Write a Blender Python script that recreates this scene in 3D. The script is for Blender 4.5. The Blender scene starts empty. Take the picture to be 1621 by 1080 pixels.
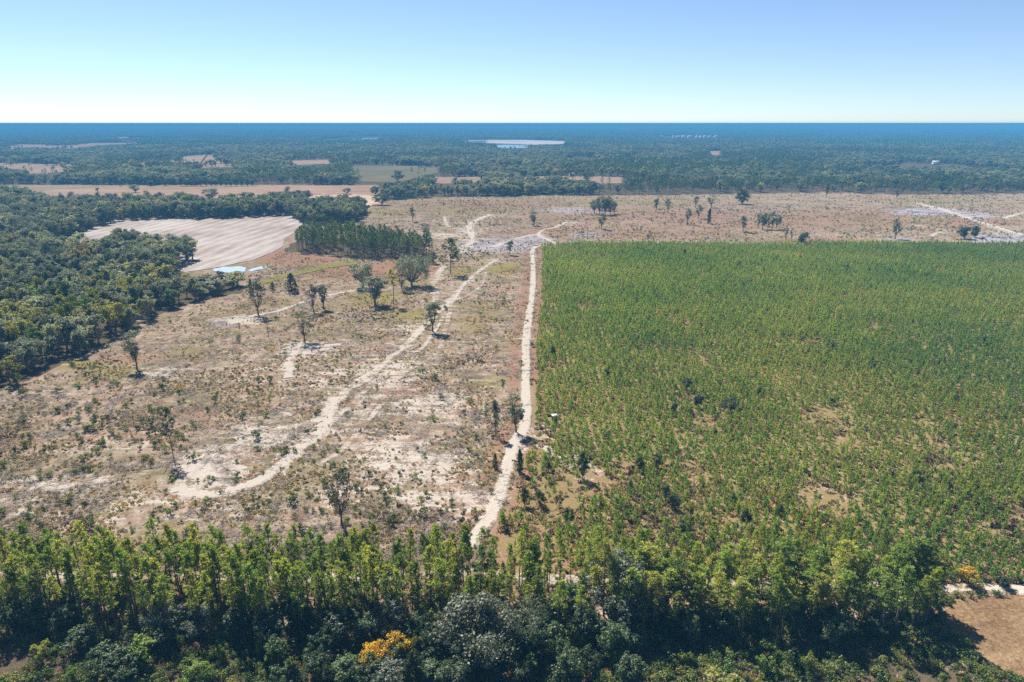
import bpy, math, random
import numpy as np
from math import radians as R

random.seed(11)
rng = np.random.default_rng(11)
S = bpy.context.scene
COL = S.collection

# ------------------------------------------------------------------ camera
PITCH = 17.69
CAM_H = 100.0
cd = bpy.data.cameras.new('drone_camera')
cam = bpy.data.objects.new('drone_camera', cd)
COL.objects.link(cam)
cam.location = (0, 0, CAM_H)
cam.rotation_euler = (R(90 - PITCH), 0, 0)
cd.sensor_width = 36
cd.lens = 24.0
cd.clip_start = 0.5
cd.clip_end = 200000
HAZE_D = 0.00023            # density of the air between here and the horizon
S.camera = cam

# ------------------------------------------------------------------ sky and sun
SUN_EL, SUN_AZ = 52.0, -33.0            # azimuth from +Y (the view direction) towards +X
w = bpy.data.worlds.new('World')
S.world = w
w.use_nodes = True
wn = w.node_tree
bg = wn.nodes['Background']
sky = wn.nodes.new('ShaderNodeTexSky')
sky.sky_type = 'NISHITA'
sky.sun_disc = False
sky.sun_elevation = R(SUN_EL)
sky.sun_rotation = R(SUN_AZ)
sky.altitude = 100
sky.air_density = 0.72
sky.dust_density = 0.08
sky.ozone_density = 6.5
soft = wn.nodes.new('ShaderNodeHueSaturation')        # the pale milky tone of the whole sky
soft.inputs['Saturation'].default_value = 0.92
wn.links.new(sky.outputs[0], soft.inputs['Color'])
wn.links.new(soft.outputs[0], bg.inputs[0])
bg.inputs[1].default_value = 0.056

sl = bpy.data.lights.new('sun', 'SUN')
sl.energy = 5.0
sl.angle = R(0.53)
sl.color = (1.0, 0.95, 0.87)
sun = bpy.data.objects.new('sun', sl)
COL.objects.link(sun)
sun.rotation_euler = (R(90 - SUN_EL), 0, R(180 - SUN_AZ))
sun.location = (0, 0, 400)

S.view_settings.view_transform = 'Standard'
S.view_settings.look = 'None'
S.view_settings.gamma = 1
S.view_settings.exposure = 1.35
S.view_settings.use_curve_mapping = False
S.render.engine = 'CYCLES'
cy = S.cycles
cy.use_denoising = False
cy.denoiser = 'OPENIMAGEDENOISE'
cy.denoising_input_passes = 'RGB_ALBEDO_NORMAL'
cy.denoising_prefilter = 'ACCURATE'
cy.max_bounces = 8
cy.diffuse_bounces = 5
cy.glossy_bounces = 2
cy.transmission_bounces = 5
cy.transparent_max_bounces = 6
cy.volume_bounces = 0
cy.use_adaptive_sampling = False
cy.sample_clamp_indirect = 4
cy.sample_clamp_direct = 12

# ------------------------------------------------------------------ where the photograph's points lie on the flat land
F = 1621 * 24.0 / 36.0
CX, CY = 810.5, 540.0
cp, sp_ = math.cos(R(PITCH)), math.sin(R(PITCH))


def ray(px, py):
    u, v = (px - CX) / F, (CY - py) / F
    return u, cp + v * sp_, -sp_ + v * cp


def at(px, py, z=0.0):
    """Point of the plane at height z seen at a photograph pixel."""
    dx, dy, dz = ray(px, py)
    t = (z - CAM_H) / dz
    return dx * t, dy * t


def pix(x, y, z=0.0):
    """Inverse of at(), for arrays."""
    zz = z - CAM_H
    zc = y * cp - zz * sp_
    yc = y * sp_ + zz * cp
    zc = np.maximum(zc, 1e-3)
    return CX + F * x / zc, CY - F * yc / zc


def tree_h(bx, by, ty):
    """Height of a tree whose base is seen at (bx, by) and whose top at row ty."""
    x, y = at(bx, by)
    dx, dy, dz = ray(bx, ty)
    return CAM_H + dz * (y / dy)


def wpx(x, y, npx):
    """Width in metres of npx photograph pixels at the ground point (x, y)."""
    return npx / F * (y * cp + CAM_H * sp_)


# ------------------------------------------------------------------ value noise in numpy
def vnoise(x, y, scale, seed=0):
    x = np.asarray(x, float) / scale + 1000.0
    y = np.asarray(y, float) / scale + 1000.0
    xi, yi = np.floor(x).astype(np.int64), np.floor(y).astype(np.int64)
    fx, fy = x - xi, y - yi
    fx, fy = fx * fx * (3 - 2 * fx), fy * fy * (3 - 2 * fy)

    def h(a, b):
        n = (a * 374761393 + b * 668265263 + seed * 982451653) & 0x7fffffff
        n = ((n ^ (n >> 13)) * 1274126177) & 0x7fffffff
        return ((n ^ (n >> 16)) & 0xffff) / 65535.0
    return (h(xi, yi) * (1 - fx) + h(xi + 1, yi) * fx) * (1 - fy) + (h(xi, yi + 1) * (1 - fx) + h(xi + 1, yi + 1) * fx) * fy


def fbm(x, y, scale, seed=0, n=4):
    s, a, t = 0, 1.0, 0
    for i in range(n):
        s = s + a * vnoise(x, y, scale / 2 ** i, seed + 17 * i)
        t += a
        a *= .55
    return s / t


def smooth(a, b, v):
    t = np.clip((v - a) / (b - a), 0, 1)
    return t * t * (3 - 2 * t)


def spline(pts, step):
    """Catmull-Rom curve through world points, one point about every step metres."""
    P = np.array(pts, float)
    P = np.vstack([2 * P[0] - P[1], P, 2 * P[-1] - P[-2]])
    out = []
    for i in range(1, len(P) - 2):
        p0, p1, p2, p3 = P[i - 1:i + 3]
        n = max(2, int(np.linalg.norm(p2 - p1) / step))
        t = np.linspace(0, 1, n, endpoint=False)[:, None]
        out.append(.5 * (2 * p1 + (p2 - p0) * t + (2 * p0 - 5 * p1 + 4 * p2 - p3) * t ** 2 + (3 * p1 - p0 - 3 * p2 + p3) * t ** 3))
    out.append(P[-2][None])
    return np.vstack(out)


def poly_dist(x, y, line):
    """Distance from points to a polyline."""
    d = np.full(x.shape, 1e9)
    for (ax, ay), (bx, by) in zip(line[:-1], line[1:]):
        vx, vy = bx - ax, by - ay
        L = vx * vx + vy * vy + 1e-9
        t = np.clip(((x - ax) * vx + (y - ay) * vy) / L, 0, 1)
        d = np.minimum(d, np.hypot(x - ax - t * vx, y - ay - t * vy))
    return d


def inside(x, y, poly):
    c = np.zeros(x.shape, bool)
    n = len(poly)
    for i in range(n):
        x1, y1 = poly[i]
        x2, y2 = poly[(i + 1) % n]
        if y1 == y2:
            continue
        c ^= ((y1 > y) != (y2 > y)) & (x < (x2 - x1) * (y - y1) / (y2 - y1) + x1)
    return c


def wpoly(pts):
    return [at(*p) for p in pts]


# ------------------------------------------------------------------ object helpers
def tag(o, label=None, cat=None, group=None, kind=None):
    if label:
        o['label'] = label
    if cat:
        o['category'] = cat
    if group:
        o['group'] = group
    if kind:
        o['kind'] = kind
    return o


def mesh_from(name, verts, faces, mat, smooth_sh=False, mats=None, midx=None):
    """verts (n,3), faces: list of (m,k) int arrays, one per polygon size."""
    me = bpy.data.meshes.new(name)
    V = np.asarray(verts, np.float32)
    me.vertices.add(len(V))
    me.vertices.foreach_set('co', V.ravel())
    fl = [np.asarray(f, np.int32) for f in faces if len(f)]
    tot = sum(f.size for f in fl)
    me.loops.add(tot)
    me.loops.foreach_set('vertex_index', np.concatenate([f.ravel() for f in fl]))
    npoly = sum(len(f) for f in fl)
    me.polygons.add(npoly)
    ls = np.concatenate([np.full(len(f), f.shape[1], np.int32) for f in fl])
    st = np.concatenate([[0], np.cumsum(ls)[:-1]]).astype(np.int32)
    me.polygons.foreach_set('loop_start', st)
    for m in (mats or [mat]):
        me.materials.append(m)
    if midx is not None:
        me.polygons.foreach_set('material_index', np.asarray(midx, np.int32))
    me.update(calc_edges=True)
    me.validate()
    if smooth_sh:
        me.polygons.foreach_set('use_smooth', np.ones(len(me.polygons), bool))
    return me


def obj(name, me, parent=None, loc=None):
    o = bpy.data.objects.new(name, me)
    COL.objects.link(o)
    if parent:
        o.parent = parent
    if loc is not None:
        o.location = loc
    return o


class Geo:
    """Collects vertices and quads / triangles of one mesh."""

    def __init__(self):
        self.v, self.q, self.t, self.n = [], [], [], 0

    def quads(self, V4):
        """V4: (n,4,3)"""
        n = len(V4)
        self.v.append(V4.reshape(-1, 3))
        self.q.append(np.arange(n * 4).reshape(n, 4) + self.n)
        self.n += n * 4

    def raw(self, V, q=None, t=None):
        self.v.append(np.asarray(V, float))
        if q is not None and len(q):
            self.q.append(np.asarray(q) + self.n)
        if t is not None and len(t):
            self.t.append(np.asarray(t) + self.n)
        self.n += len(V)

    def tube(self, path, radii, k=6):
        P = np.asarray(path, float)
        n = len(P)
        rings = []
        for i in range(n):
            d = P[min(i + 1, n - 1)] - P[max(i - 1, 0)]
            d = d / (np.linalg.norm(d) + 1e-9)
            a = np.cross(d, [1, 0, 0] if abs(d[0]) < .8 else [0, 1, 0])
            a /= np.linalg.norm(a)
            b = np.cross(d, a)
            th = np.arange(k) * 2 * math.pi / k
            rings.append(P[i] + radii[i] * (np.cos(th)[:, None] * a + np.sin(th)[:, None] * b))
        V = np.vstack(rings)
        q = []
        for i in range(n - 1):
            for j in range(k):
                q.append((i * k + j, i * k + (j + 1) % k, (i + 1) * k + (j + 1) % k, (i + 1) * k + j))
        self.raw(V, q)

    def box(self, c, s, rz=0):
        c, s = np.array(c, float), np.array(s, float) / 2
        V = np.array([[x, y, z] for z in (-1, 1) for x, y in ((-1, -1), (1, -1), (1, 1), (-1, 1))]) * s
        ca, sa = math.cos(rz), math.sin(rz)
        V = np.stack([V[:, 0] * ca - V[:, 1] * sa, V[:, 0] * sa + V[:, 1] * ca, V[:, 2]], 1) + c
        self.raw(V, [(3, 2, 1, 0), (4, 5, 6, 7), (0, 1, 5, 4), (1, 2, 6, 5), (2, 3, 7, 6), (3, 0, 4, 7)])

    def build(self, name, mat, smooth_sh=False):
        return mesh_from(name, np.vstack(self.v), ([np.vstack(self.q)] if self.q else []) + ([np.vstack(self.t)] if self.t else []), mat, smooth_sh)


def unit(v):
    return v / (np.linalg.norm(v, axis=-1, keepdims=True) + 1e-9)


def cards(C, N, length, width, r=rng, axis=None):
    """Pointed leaf sprays: one folded quad at each centre C, facing N; axis gives the long direction."""
    n = len(C)
    N = unit(N)
    if axis is None:
        axis = r.normal(size=(n, 3))
    A = unit(axis - N * np.sum(axis * N, 1, keepdims=True))
    B = np.cross(N, A)
    L = (length * r.uniform(.7, 1.3, n))[:, None]
    W = (width * r.uniform(.7, 1.3, n))[:, None]
    k = r.uniform(-.2, .2, (n, 1))
    return np.stack([C - A * L * .5, C + B * W * .5 + A * L * k + N * W * .2, C + A * L * .5, C - B * W * .5 + A * L * k + N * W * .2], 1)


# ------------------------------------------------------------------ materials
def new_mat(name):
    m = bpy.data.materials.new(name)
    m.use_nodes = True
    nt = m.node_tree
    nt.nodes.clear()
    out = nt.nodes.new('ShaderNodeOutputMaterial')
    return m, nt, out


def nd(nt, t, **kw):
    n = nt.nodes.new(t)
    for k, v in kw.items():
        if k == 'inp':
            for a, b in v.items():
                n.inputs[a].default_value = b
        else:
            setattr(n, k, v)
    return n


def ramp(nt, stops, fac, interp='LINEAR'):
    n = nt.nodes.new('ShaderNodeValToRGB')
    e = n.color_ramp.elements
    n.color_ramp.interpolation = interp
    while len(e) < len(stops):
        e.new(.5)
    for el, (p, c) in zip(e, stops):
        el.position = p
        el.color = (*c, 1) if len(c) == 3 else c
    nt.links.new(fac, n.inputs[0])
    return n.outputs[0]


def mixc(nt, fac, a, b, mode='MIX'):
    n = nt.nodes.new('ShaderNodeMix')
    n.data_type = 'RGBA'
    n.blend_type = mode
    for s, v in ((n.inputs[0], fac), (n.inputs[6], a), (n.inputs[7], b)):
        if isinstance(v, (int, float)):
            s.default_value = v
        elif isinstance(v, tuple):
            s.default_value = (*v, 1)
        else:
            nt.links.new(v, s)
    return n.outputs[2]


def math_n(nt, op, a, b=None, c=None, clamp=False):
    n = nt.nodes.new('ShaderNodeMath')
    n.operation = op
    n.use_clamp = clamp
    for i, v in enumerate((a, b, c)):
        if v is None:
            continue
        if isinstance(v, (int, float)):
            n.inputs[i].default_value = v
        else:
            nt.links.new(v, n.inputs[i])
    return n.outputs[0]


def noise_n(nt, vec, scale, detail=4, rough=.6, dist=0.0):
    n = nt.nodes.new('ShaderNodeTexNoise')
    n.inputs['Scale'].default_value = scale
    n.inputs['Detail'].default_value = detail
    n.inputs['Roughness'].default_value = rough
    n.inputs['Distortion'].default_value = dist
    nt.links.new(vec, n.inputs['Vector'])
    return n.outputs[0]


def leaf_mat(name, stops, trans=.35, patch=None, gloss=.02, grough=.55, pamp=2.6, vary=1.0):
    """Foliage: colour differs from plant to plant and from spray to spray."""
    m, nt, out = new_mat(name)
    oi = nt.nodes.new('ShaderNodeObjectInfo')
    geo = nt.nodes.new('ShaderNodeNewGeometry')
    nz = noise_n(nt, geo.outputs['Position'], .55, 2, .6)
    f = math_n(nt, 'MULTIPLY_ADD', nz, .7, -.35)
    f = math_n(nt, 'ADD', f, oi.outputs['Random'], clamp=True)
    if patch:
        pz = noise_n(nt, oi.outputs['Location'], patch, 3, .6)
        pz = math_n(nt, 'MULTIPLY_ADD', pz, pamp, -pamp / 2)
        f = math_n(nt, 'MULTIPLY_ADD', f, .6, .2)
        f = math_n(nt, 'ADD', f, pz, clamp=True)
    c = ramp(nt, stops, f)
    isl = math_n(nt, 'MULTIPLY_ADD', geo.outputs['Random Per Island'], .7, .65)
    hs = nd(nt, 'ShaderNodeHueSaturation')
    own = math_n(nt, 'FRACT', math_n(nt, 'MULTIPLY', oi.outputs['Random'], 7.31))
    own = math_n(nt, 'MULTIPLY_ADD', own, .7 * vary, 1.03 - .35 * vary)
    wide = math_n(nt, 'MULTIPLY_ADD', noise_n(nt, oi.outputs['Location'], .006, 3, .6), 1.0 * vary, 1 - .5 * vary)
    isl = math_n(nt, 'MULTIPLY', math_n(nt, 'MULTIPLY', isl, own), wide)
    nt.links.new(isl, hs.inputs['Value'])
    nt.links.new(c, hs.inputs['Color'])
    c = hs.outputs[0]
    d = nd(nt, 'ShaderNodeBsdfDiffuse')
    t = nd(nt, 'ShaderNodeBsdfTranslucent')
    nt.links.new(c, d.inputs[0])
    tc = mixc(nt, 1.0, c, (1.35, 1.3, .7), 'MULTIPLY')
    nt.links.new(tc, t.inputs[0])
    mx = nd(nt, 'ShaderNodeMixShader')
    mx.inputs[0].default_value = trans
    nt.links.new(d.outputs[0], mx.inputs[1])
    nt.links.new(t.outputs[0], mx.inputs[2])
    g = nd(nt, 'ShaderNodeBsdfAnisotropic')
    g.inputs['Roughness'].default_value = grough
    g.inputs['Color'].default_value = (1, 1, 1, 1)
    mg = nd(nt, 'ShaderNodeMixShader')
    mg.inputs[0].default_value = gloss
    nt.links.new(mx.outputs[0], mg.inputs[1])
    nt.links.new(g.outputs[0], mg.inputs[2])
    nt.links.new(mg.outputs[0], out.inputs[0])
    return m


def plain_mat(name, a, b, scale=1.0, rough=.9, bump=0.0):
    m, nt, out = new_mat(name)
    geo = nt.nodes.new('ShaderNodeNewGeometry')
    nz = noise_n(nt, geo.outputs['Position'], scale, 5, .65)
    c = ramp(nt, [(.3, a), (.7, b)], nz)
    p = nd(nt, 'ShaderNodeBsdfPrincipled')
    p.inputs['Roughness'].default_value = rough
    p.inputs['Specular IOR Level'].default_value = .15
    nt.links.new(c, p.inputs['Base Color'])
    if bump:
        bn = nd(nt, 'ShaderNodeBump')
        bn.inputs['Strength'].default_value = 1
        bn.inputs['Distance'].default_value = bump
        nt.links.new(nz, bn.inputs['Height'])
        nt.links.new(bn.outputs[0], p.inputs['Normal'])
    nt.links.new(p.outputs[0], out.inputs[0])
    return m


M = {}
M['pine'] = leaf_mat('pine_needles', [(0, (.105, .175, .028)), (.5, (.195, .265, .044)), (1, (.3, .31, .06))], .6, vary=.7)
M['pine_far'] = leaf_mat('dark_pine_needles', [(0, (.055, .09, .042)), (.6, (.09, .13, .052)), (1, (.13, .155, .06))], .45)
M['sapling'] = leaf_mat('sapling_needles', [(0, (.075, .165, .03)), (.45, (.158, .232, .042)), (.8, (.245, .28, .062)), (1, (.31, .275, .09))], .6, patch=.012, pamp=1.3, vary=.45)
M['oak'] = leaf_mat('oak_leaves', [(0, (.07, .092, .062)), (.5, (.12, .14, .098)), (1, (.175, .195, .135))], .4, gloss=.03)
M['oak_silver'] = leaf_mat('silvery_oak_leaves', [(0, (.12, .14, .085)), (1, (.18, .2, .135))], .3, gloss=.03)
M['oak_dark'] = leaf_mat('dark_evergreen_leaves', [(0, (.03, .055, .02)), (1, (.075, .11, .038))], .35, gloss=.025)
M['hardwood'] = leaf_mat('hardwood_leaves', [(0, (.11, .13, .1)), (.45, (.17, .185, .14)), (.8, (.22, .23, .115)), (1, (.26, .22, .09))], .45, patch=.02)
M['green_bush'] = leaf_mat('fresh_green_leaves', [(0, (.09, .15, .025)), (1, (.16, .22, .04))], .4)
M['yellow'] = leaf_mat('yellow_autumn_leaves', [(0, (.42, .25, .014)), (1, (.48, .34, .03))], .4)
M['yellow_green'] = leaf_mat('yellowing_leaves', [(0, (.15, .18, .035)), (1, (.26, .25, .06))], .4)
M['cedar'] = leaf_mat('cedar_sprays', [(0, (.02, .036, .017)), (1, (.045, .062, .028))], .2)
M['grey_leaf'] = leaf_mat('dull_grey_leaves', [(0, (.075, .08, .055)), (1, (.13, .135, .09))], .3)
M['scrub'] = leaf_mat('low_scrub', [(0, (.07, .055, .04)), (.2, (.2, .15, .105)), (.42, (.36, .27, .21)), (.56, (.42, .36, .27)), (.68, (.2, .17, .09)), (.78, (.13, .15, .05)), (.9, (.36, .31, .07)), (1, (.4, .2, .06))], .3, patch=.02, gloss=.02)
M['shrub'] = leaf_mat('shrub_leaves', [(0, (.045, .075, .024)), (.5, (.095, .145, .035)), (1, (.19, .2, .05))], .3)
M['far_leaf'] = leaf_mat('far_forest_leaves', [(0, (.06, .095, .045)), (.5, (.09, .13, .055)), (.9, (.12, .16, .06)), (1, (.17, .15, .07))], .25, gloss=.02)
M['bark'] = plain_mat('bark', (.09, .065, .05), (.2, .15, .12), 1.5)
M['bark_grey'] = plain_mat('grey_bark', (.13, .115, .1), (.28, .255, .23), 1.5)
M['slash'] = plain_mat('weathered_twigs', (.12, .095, .085), (.3, .26, .24), 3)

# ------------------------------------------------------------------ layout of the land, as photograph pixels of ground points
ROAD = [(742, 866), (752, 848), (768, 828), (783, 803), (793, 775), (801, 745), (813, 705), (828, 678), (833, 650), (832, 610),
        (833, 570), (832, 545), (837, 505), (842, 470), (844, 440), (844, 415), (843, 397), (850, 390), (866, 389), (882, 387), (868, 380), (856, 374),
        (853, 370), (860, 364), (878, 360), (896, 352)]
BELT_ROAD = [(-260, 905), (0, 908), (200, 910), (420, 913), (520, 914), (640, 914), (742, 905), (820, 914), (930, 919), (1100, 922), (1300, 925), (1480, 931), (1560, 929), (1640, 935), (1900, 940)]
TRAILS = [  # points, width in metres, strength of the bare sand
    ([(284, 778), (330, 783), (390, 770), (440, 740), (480, 705), (508, 682), (520, 655), (528, 630)], 4.2, 1.0),
    ([(284, 778), (288, 757), (320, 727), (370, 703), (430, 683), (470, 673), (515, 662)], 4.0, .55),
    ([(520, 655), (560, 608), (600, 582), (640, 548), (668, 520), (690, 497), (715, 475), (735, 450), (760, 428), (788, 410)], 3.6, .6),
    ([(585, 645), (620, 600), (665, 575), (690, 560), (705, 522), (712, 492), (716, 474)], 2.6, .42),
    ([(690, 541), (760, 541), (832, 535)], 2.2, .2),
    ([(457, 598), (458, 568), (475, 552), (500, 548), (540, 545)], 3.6, .85),
    ([(384, 503), (440, 492), (500, 472), (560, 460), (610, 455)], 3.0, .75),
    ([(735, 400), (745, 384), (746, 368), (742, 359), (752, 350), (776, 340)], 6.0, .85),
    ([(704, 344), (708, 356), (720, 362), (744, 366)], 4.0, .6),
    ([(650, 374), (700, 371), (746, 376)], 6.0, .5),
    ([(853, 371), (832, 374), (805, 382), (780, 392)], 5.0, .65),
    ([(1450, 321), (1490, 331), (1530, 344), (1570, 357), (1610, 369), (1660, 378)], 5.5, .8),
    ([(1590, 346), (1606, 340), (1640, 334)], 6.0, .7),
    ([(1474, 375), (1482, 369), (1500, 366), (1470, 360), (1440, 355)], 4.5, .5),
    ([(690, 478), (688, 450), (694, 432), (706, 420)], 5.0, .5),
    ([(0, 772), (100, 768), (200, 752), (262, 745)], 3.5, .22),
    ([(14, 752), (70, 742), (120, 722)], 3.0, .3),
    ([(585, 612), (545, 650), (500, 690)], 2.4, .4),
    ([(700, 560), (640, 590), (590, 640), (560, 690)], 2.6, .4),
    ([(430, 655), (447, 652), (462, 658)], 2.0, .7),
    ([(840, 700), (860, 708), (885, 720), (910, 735)], 4.0, .55),
    ([(216, 505), (232, 498)], 4.0, .9),
    ([(636, 552), (662, 556), (690, 522), (702, 500)], 2.2, .5),
    ([(556, 614), (585, 600), (622, 562), (652, 546)], 2.4, .5),
    ([(604, 640), (562, 690), (532, 720), (500, 735)], 2.2, .45),
    ([(736, 449), (722, 464), (704, 480), (688, 506)], 2.2, .5),
    ([(714, 477), (736, 470), (762, 452), (770, 430)], 2.0, .4),
]
SANDY = [  # bare sand: centre, radii, strength
    (335, 740, 62, 34, .75), (420, 690, 75, 24, .6), (90, 765, 120, 22, .45), (160, 700, 90, 22, .3), (485, 552, 42, 12, .9),
    (385, 505, 42, 8, .7), (250, 592, 66, 12, .45), (620, 590, 70, 34, .5), (560, 640, 60, 40, .3), (690, 640, 90, 36, .42),
    (650, 735, 110, 55, .48), (770, 640, 40, 40, .3), (520, 600, 60, 30, .35), (700, 790, 110, 40, .42), (110, 620, 120, 20, .15),
    (400, 580, 70, 30, .2), (860, 690, 30, 25, .4), (300, 800, 180, 25, .35), (560, 780, 70, 30, .35), (650, 520, 30, 20, .35),
    (740, 365, 30, 8, .5), (690, 372, 50, 7, .45), (615, 690, 50, 20, .35), (60, 800, 90, 24, .35), (930, 730, 60, 40, .3),
    (1200, 720, 190, 60, .2), (1330, 770, 120, 50, .22), (1105, 790, 60, 30, .25), (1480, 1010, 40, 30, .3), (1510, 958, 40, 10, .6), (1515, 1035, 26, 22, .7),
    (1200, 1050, 120, 30, .12), (905, 352, 22, 6, .3), (780, 660, 22, 20, .3), (1000, 352, 60, 8, .2)]
SLASHY = [  # lilac grey slash: old branches and ash
    (790, 388, 62, 11, 1.0), (845, 378, 40, 6, .7), (1475, 335, 62, 6, 1.0), (1585, 378, 50, 9, 1.0), (1545, 341, 40, 5, .7),
    (900, 333, 60, 6, .5), (360, 512, 40, 7, .5), (620, 560, 60, 12, .35), (330, 735, 50, 24, .4), (1420, 380, 40, 6, .5),
    (560, 500, 60, 10, .3), (1230, 330, 200, 10, .25), (720, 440, 40, 8, .3), (120, 780, 160, 30, .3), (620, 740, 120, 50, .35), (640, 640, 60, 20, .3),
    (930, 372, 40, 6, .5), (1190, 345, 50, 8, .3)]
RUSTY = [
    (1180, 346, 470, 26, .5), (760, 322, 190, 12, .45),
    (640, 610, 60, 20, .7), (200, 565, 120, 12, .45), (300, 655, 90, 14, .45), (30, 700, 60, 16, .5), (848, 560, 6, 120, .7), (470, 410, 70, 10, 1.0), (640, 425, 60, 16, .9), (560, 430, 90, 14, .9),
    (430, 400, 40, 10, .9), (1000, 370, 260, 10, .5), (1180, 350, 160, 14, .4), (1550, 352, 90, 10, .6), (620, 690, 60, 20, .4), (680, 640, 80, 22, .4), (340, 940, 340, 26, .75), (150, 985, 200, 30, .6),
    (1300, 382, 120, 5, .7), (690, 330, 120, 10, .3), (560, 730, 90, 40, .3), (930, 620, 60, 30, .3), (1000, 760, 120, 40, .45), (1250, 800, 200, 40, .35), (60, 1060, 60, 20, .5), (860, 850, 60, 40, .4), (820, 740, 40, 60, .2)]
OCHRE = [  # yellow-green low growth
    (120, 575, 70, 12, .7), (190, 590, 80, 14, .6), (30, 680, 60, 16, .5), (640, 500, 60, 16, .75), (590, 470, 50, 14, .8), (560, 510, 60, 8, .5), (750, 520, 50, 16, .5), (790, 425, 46, 12, .8), (735, 430, 30, 12, .7),
    (660, 445, 40, 8, .6), (760, 490, 60, 20, .5), (770, 610, 50, 14, .6), (340, 560, 90, 14, .4), (330, 645, 60, 10, .4), (740, 330, 160, 14, .5), (620, 335, 60, 14, .45), (1420, 352, 160, 10, .6), (1100, 330, 160, 10, .4),
    (960, 320, 200, 6, .5), (1480, 318, 140, 5, .5), (450, 480, 60, 14, .5), (700, 735, 40, 20, .35), (560, 660, 40, 14, .35), (480, 630, 60, 14, .3)]
GRASSY = [(500, 418, 16, 5, 0)]

FOREST_NEAR = wpoly([(-320, 740), (-160, 668), (-40, 628), (0, 612), (60, 594), (130, 562), (200, 526), (240, 503), (300, 480), (345, 470), (384, 462), (380, 448), (330, 447), (290, 444), (276, 434),
                     (306, 427), (316, 415), (308, 405), (262, 396), (200, 394), (130, 400), (80, 402), (60, 392), (110, 378), (150, 366), (180, 353), (250, 349), (330, 350), (400, 346), (452, 344), (482, 357),
                     (520, 356), (574, 348), (582, 334), (545, 327), (490, 331), (462, 326), (420, 326), (380, 330), (330, 328), (270, 327), (200, 325), (150, 326), (100, 330), (60, 322), (30, 314), (0, 310), (-120, 312), (-420, 330)])
PINE_STAND = wpoly([(447, 397), (500, 402), (560, 408), (620, 411), (672, 413), (690, 404), (672, 394), (600, 384), (540, 377), (480, 376), (462, 386)])
PLOUGHED = wpoly([(70, 388), (120, 372), (180, 349), (250, 345), (330, 346), (400, 342), (452, 340), (470, 347), (487, 356), (470, 366), (452, 378), (447, 390), (430, 400), (400, 411), (350, 422), (300, 430), (262, 433), (240, 420), (260, 402), (160, 398), (90, 402)])
GREEN_STRIP = wpoly([(411, 446), (425, 440), (470, 428), (520, 418), (566, 412), (568, 417), (520, 425), (470, 436), (430, 446), (414, 451)])
BROWN_FIELD = wpoly([(1493, 962), (1512, 950), (1560, 944), (1640, 942), (1900, 945), (1980, 1200), (1800, 1200), (1700, 1130), (1620, 1080), (1570, 1050), (1538, 1030), (1512, 1004), (1498, 985)])
PLANT_EDGE = [(858, 391), (858, 420), (857, 470), (852, 520), (849, 560), (849, 620), (848, 660), (845, 700), (822, 745), (812, 790), (790, 830), (770, 862), (765, 903), (830, 906), (930, 910), (1100, 914), (1300, 916), (1480, 922), (1640, 926), (2100, 930)]
PLANTATION = wpoly(PLANT_EDGE) + wpoly([(2100, 391), (1900, 389), (1621, 388), (1400, 387), (1200, 389), (1000, 387), (900, 388)])
CLEAR_TOP = [(600, 322), (620, 316), (690, 312), (800, 310), (900, 309), (1100, 308), (1300, 304), (1450, 308), (1621, 306), (2200, 304)]
FIELD_FAR = [  # open land in the far forest: name, colours key, points
    ('field', 'brown', [(86, 300), (200, 297), (350, 296), (480, 294), (592, 293), (600, 301), (606, 320), (590, 327), (500, 326), (470, 318), (420, 322), (330, 324), (190, 322), (110, 327), (60, 318), (40, 308)]),
    ('field', 'tan', [(438, 312), (500, 308), (560, 307), (604, 311), (606, 321), (590, 326), (540, 325), (470, 318)]),
    ('field', 'brown', [(-60, 257), (0, 258), (37, 258), (74, 260), (109, 260), (123, 264), (111, 271), (81, 275), (49, 275), (30, 270), (0, 263), (-60, 262)]),
    ('field', 'brown', [(286, 248), (321, 245.5), (358, 245.5), (363, 253), (375, 259), (370, 264), (309, 267), (288, 264)]),
    ('field', 'brown', [(205, 263), (230, 257), (280, 254), (284, 258), (262, 259), (240, 262)]),
    ('field', 'brown', [(7, 232), (25, 228.5), (99, 229.5), (153, 226.5), (247, 226), (249, 228), (173, 229), (99, 236), (49, 233), (20, 236.5)]),
    ('field', 'brown', [(116, 218.8), (140, 218), (150, 219.5), (125, 220)]),
    ('field', 'green', [(556, 266), (560, 262), (700, 263), (690, 274), (640, 287), (600, 291), (575, 287), (562, 276)]),
    ('field', 'brown', [(440, 255), (520, 253), (530, 259), (470, 262), (445, 261)]),
    ('field', 'brown', [(690, 281), (760, 280), (770, 286), (750, 291), (700, 292), (680, 288)]),
    ('field', 'brown', [(822, 280.5), (860, 279.5), (985, 280.5), (989, 290.5), (950, 291.5), (935, 285.5), (865, 285), (825, 286)]),
    ('field', 'pale', [(722, 222.5), (780, 221.5), (840, 221.8), (906, 224), (900, 228), (840, 229), (770, 226.5)]),
    ('field', 'brown', [(173, 218.6), (197, 216.2), (206, 217.2), (247, 216.4), (252, 218), (215, 219), (185, 219.6)]),
    ('field', 'brown', [(1120, 240), (1145, 239), (1140, 246), (1128, 246)]),
]
LAKES = [
    [(774, 231), (800, 229.5), (840, 231), (836, 234.5), (810, 235.5), (786, 233.5)],
    [(722, 224), (770, 222.8), (775, 226), (735, 226.5)],
    [(432, 217.5), (450, 216.5), (468, 217.8), (464, 220), (440, 220)],
    [(494, 221), (540, 219.3), (618, 218), (600, 220.5), (530, 222.5)],
    [(972, 204.6), (1000, 204.2), (1004, 205.2), (980, 205.6)],
    [(1150, 207.8), (1178, 207.4), (1176, 208.6), (1156, 208.8)],
    [(250, 219.5), (330, 219), (320, 221), (260, 221)],
]
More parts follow.
